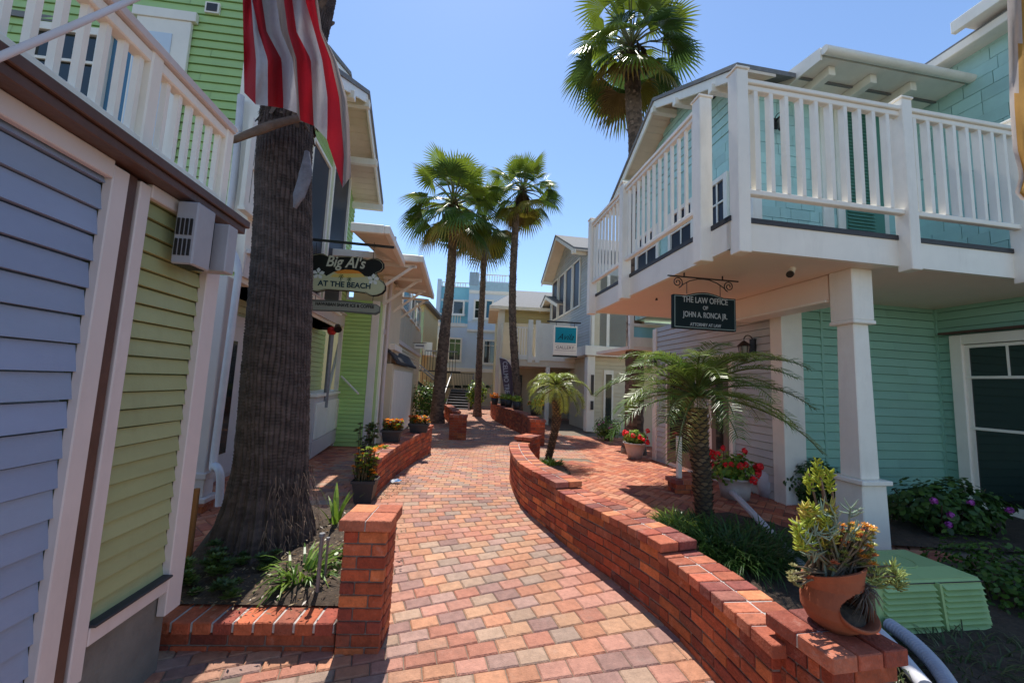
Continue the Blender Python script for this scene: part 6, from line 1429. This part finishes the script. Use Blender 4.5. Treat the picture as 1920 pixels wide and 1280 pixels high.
def flagm(m):
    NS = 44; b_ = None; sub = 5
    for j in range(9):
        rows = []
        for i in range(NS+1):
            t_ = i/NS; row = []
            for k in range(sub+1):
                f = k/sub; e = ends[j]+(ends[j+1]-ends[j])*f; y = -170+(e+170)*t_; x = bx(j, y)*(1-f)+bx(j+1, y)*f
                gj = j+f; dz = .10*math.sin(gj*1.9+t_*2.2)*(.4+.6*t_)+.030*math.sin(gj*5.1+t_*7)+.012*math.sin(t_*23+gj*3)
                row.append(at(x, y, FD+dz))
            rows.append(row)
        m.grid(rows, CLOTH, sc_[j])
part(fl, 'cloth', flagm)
fp = thing('flagpole', at(0, 107, 1.35), 'pale angled flagpole crossing the upper left railing', 'pole')
part(fp, 'pole', lambda m: m.tube([at(-60, 132, .92), at(0, 107, .98), at(120, 56, 1.12), at(258, -4, 1.36), at(420, -90, 1.8), at(560, -172, 2.3)], .0095, PINKW, 12))
GOLD = (.55, .30, .06)
gb_ = thing('gold_banner', at(1905, -150, 2.0), 'white and gold cloth banner hanging at the far right edge of the view', 'banner')
def gbm(m):
    rows = []; pts_ = [(-160, 1884), (0, 1888), (100, 1891), (200, 1893), (280, 1899), (330, 1912), (365, 1902), (375, 1915)]
    for i in range(41):
        y = -160+535*i/40; x0 = float(np.interp(y, [p[0] for p in pts_], [p[1] for p in pts_])); row = []
        for k in range(17):
            x = x0+k*9; dz = .05*math.sin(k*.9+i*.05)+.015*math.sin(k*2.3+i*.3); row.append(at(x, y+k*.4, 2.0+dz))
        rows.append(row)
    m.grid(rows, CLOTH, colf=lambda i, j: (.62, .56, .52) if j < 1+3.2*max(0, (25-i)/25) else GOLD)
part(gb_, 'cloth', gbm)

# leaf litter and stray weeds
def litter(label, spots, n, seed, cols, size, name='leaf_litter'):
    rr = random.Random(seed); m = MB()
    for k in range(n):
        cx_, cy_, rx_, ry_ = rr.choice(spots); a_ = rr.uniform(0, 6.28); q = math.sqrt(rr.random()); x = cx_+math.cos(a_)*rx_*q; y = cy_+math.sin(a_)*ry_*q; z = gz(y)+(spots_z if False else 0)+rr.uniform(.0, .02); s_ = size*rr.uniform(.5, 1.5); t_ = rr.uniform(0, 6.28); u = Vector((math.cos(t_), math.sin(t_), rr.uniform(-.3, .3))); v = Vector((-math.sin(t_), math.cos(t_), rr.uniform(-.3, .3))); p = Vector((x, y, z)); c_ = rr.choice(cols)
        m.face([p-u*s_, p-v*s_*.4, p+u*s_, p+v*s_*.4], LEAF, c_)
    m.build(name, kind='stuff', label=label)
LC = [(.22, .13, .06), (.30, .22, .12), (.12, .07, .04), (.38, .30, .18)]
spL = [(atz(480, 1100, .2).x+.2, 2.75, .6, .5), (-1.3, 3.3, .5, .5)]
rr = random.Random(5); m = MB()
for k in range(900):
    cx_, cy_, rx_, ry_ = rr.choice(spL); a_ = rr.uniform(0, 6.28); q = math.sqrt(rr.random()); x = cx_+math.cos(a_)*rx_*q; y = cy_+math.sin(a_)*ry_*q; s_ = rr.uniform(.006, .02); t_ = rr.uniform(0, 6.28); p = Vector((x, y, gz(y)+.195+rr.uniform(0, .02))); u = Vector((math.cos(t_), math.sin(t_), rr.uniform(-.4, .4))); v = Vector((-math.sin(t_), math.cos(t_), rr.uniform(-.4, .4)))
    m.face([p-u*s_, p-v*s_*.35, p+u*s_, p+v*s_*.35], LEAF, rr.choice(LC))
m.build('leaf_litter', kind='stuff', label='dry brown leaf litter in the left front bed')
litter('dry needles and bits fallen on the paving and right bed', [(2.4, 3.3, 1.2, .9), (2.9, 2.2, .9, .6), (.85, 6.4, .5, .5), (4.3, 4.3, 1.0, .4), (-1.5, 5.3, .25, .6)], 2200, 9, LC, .012)
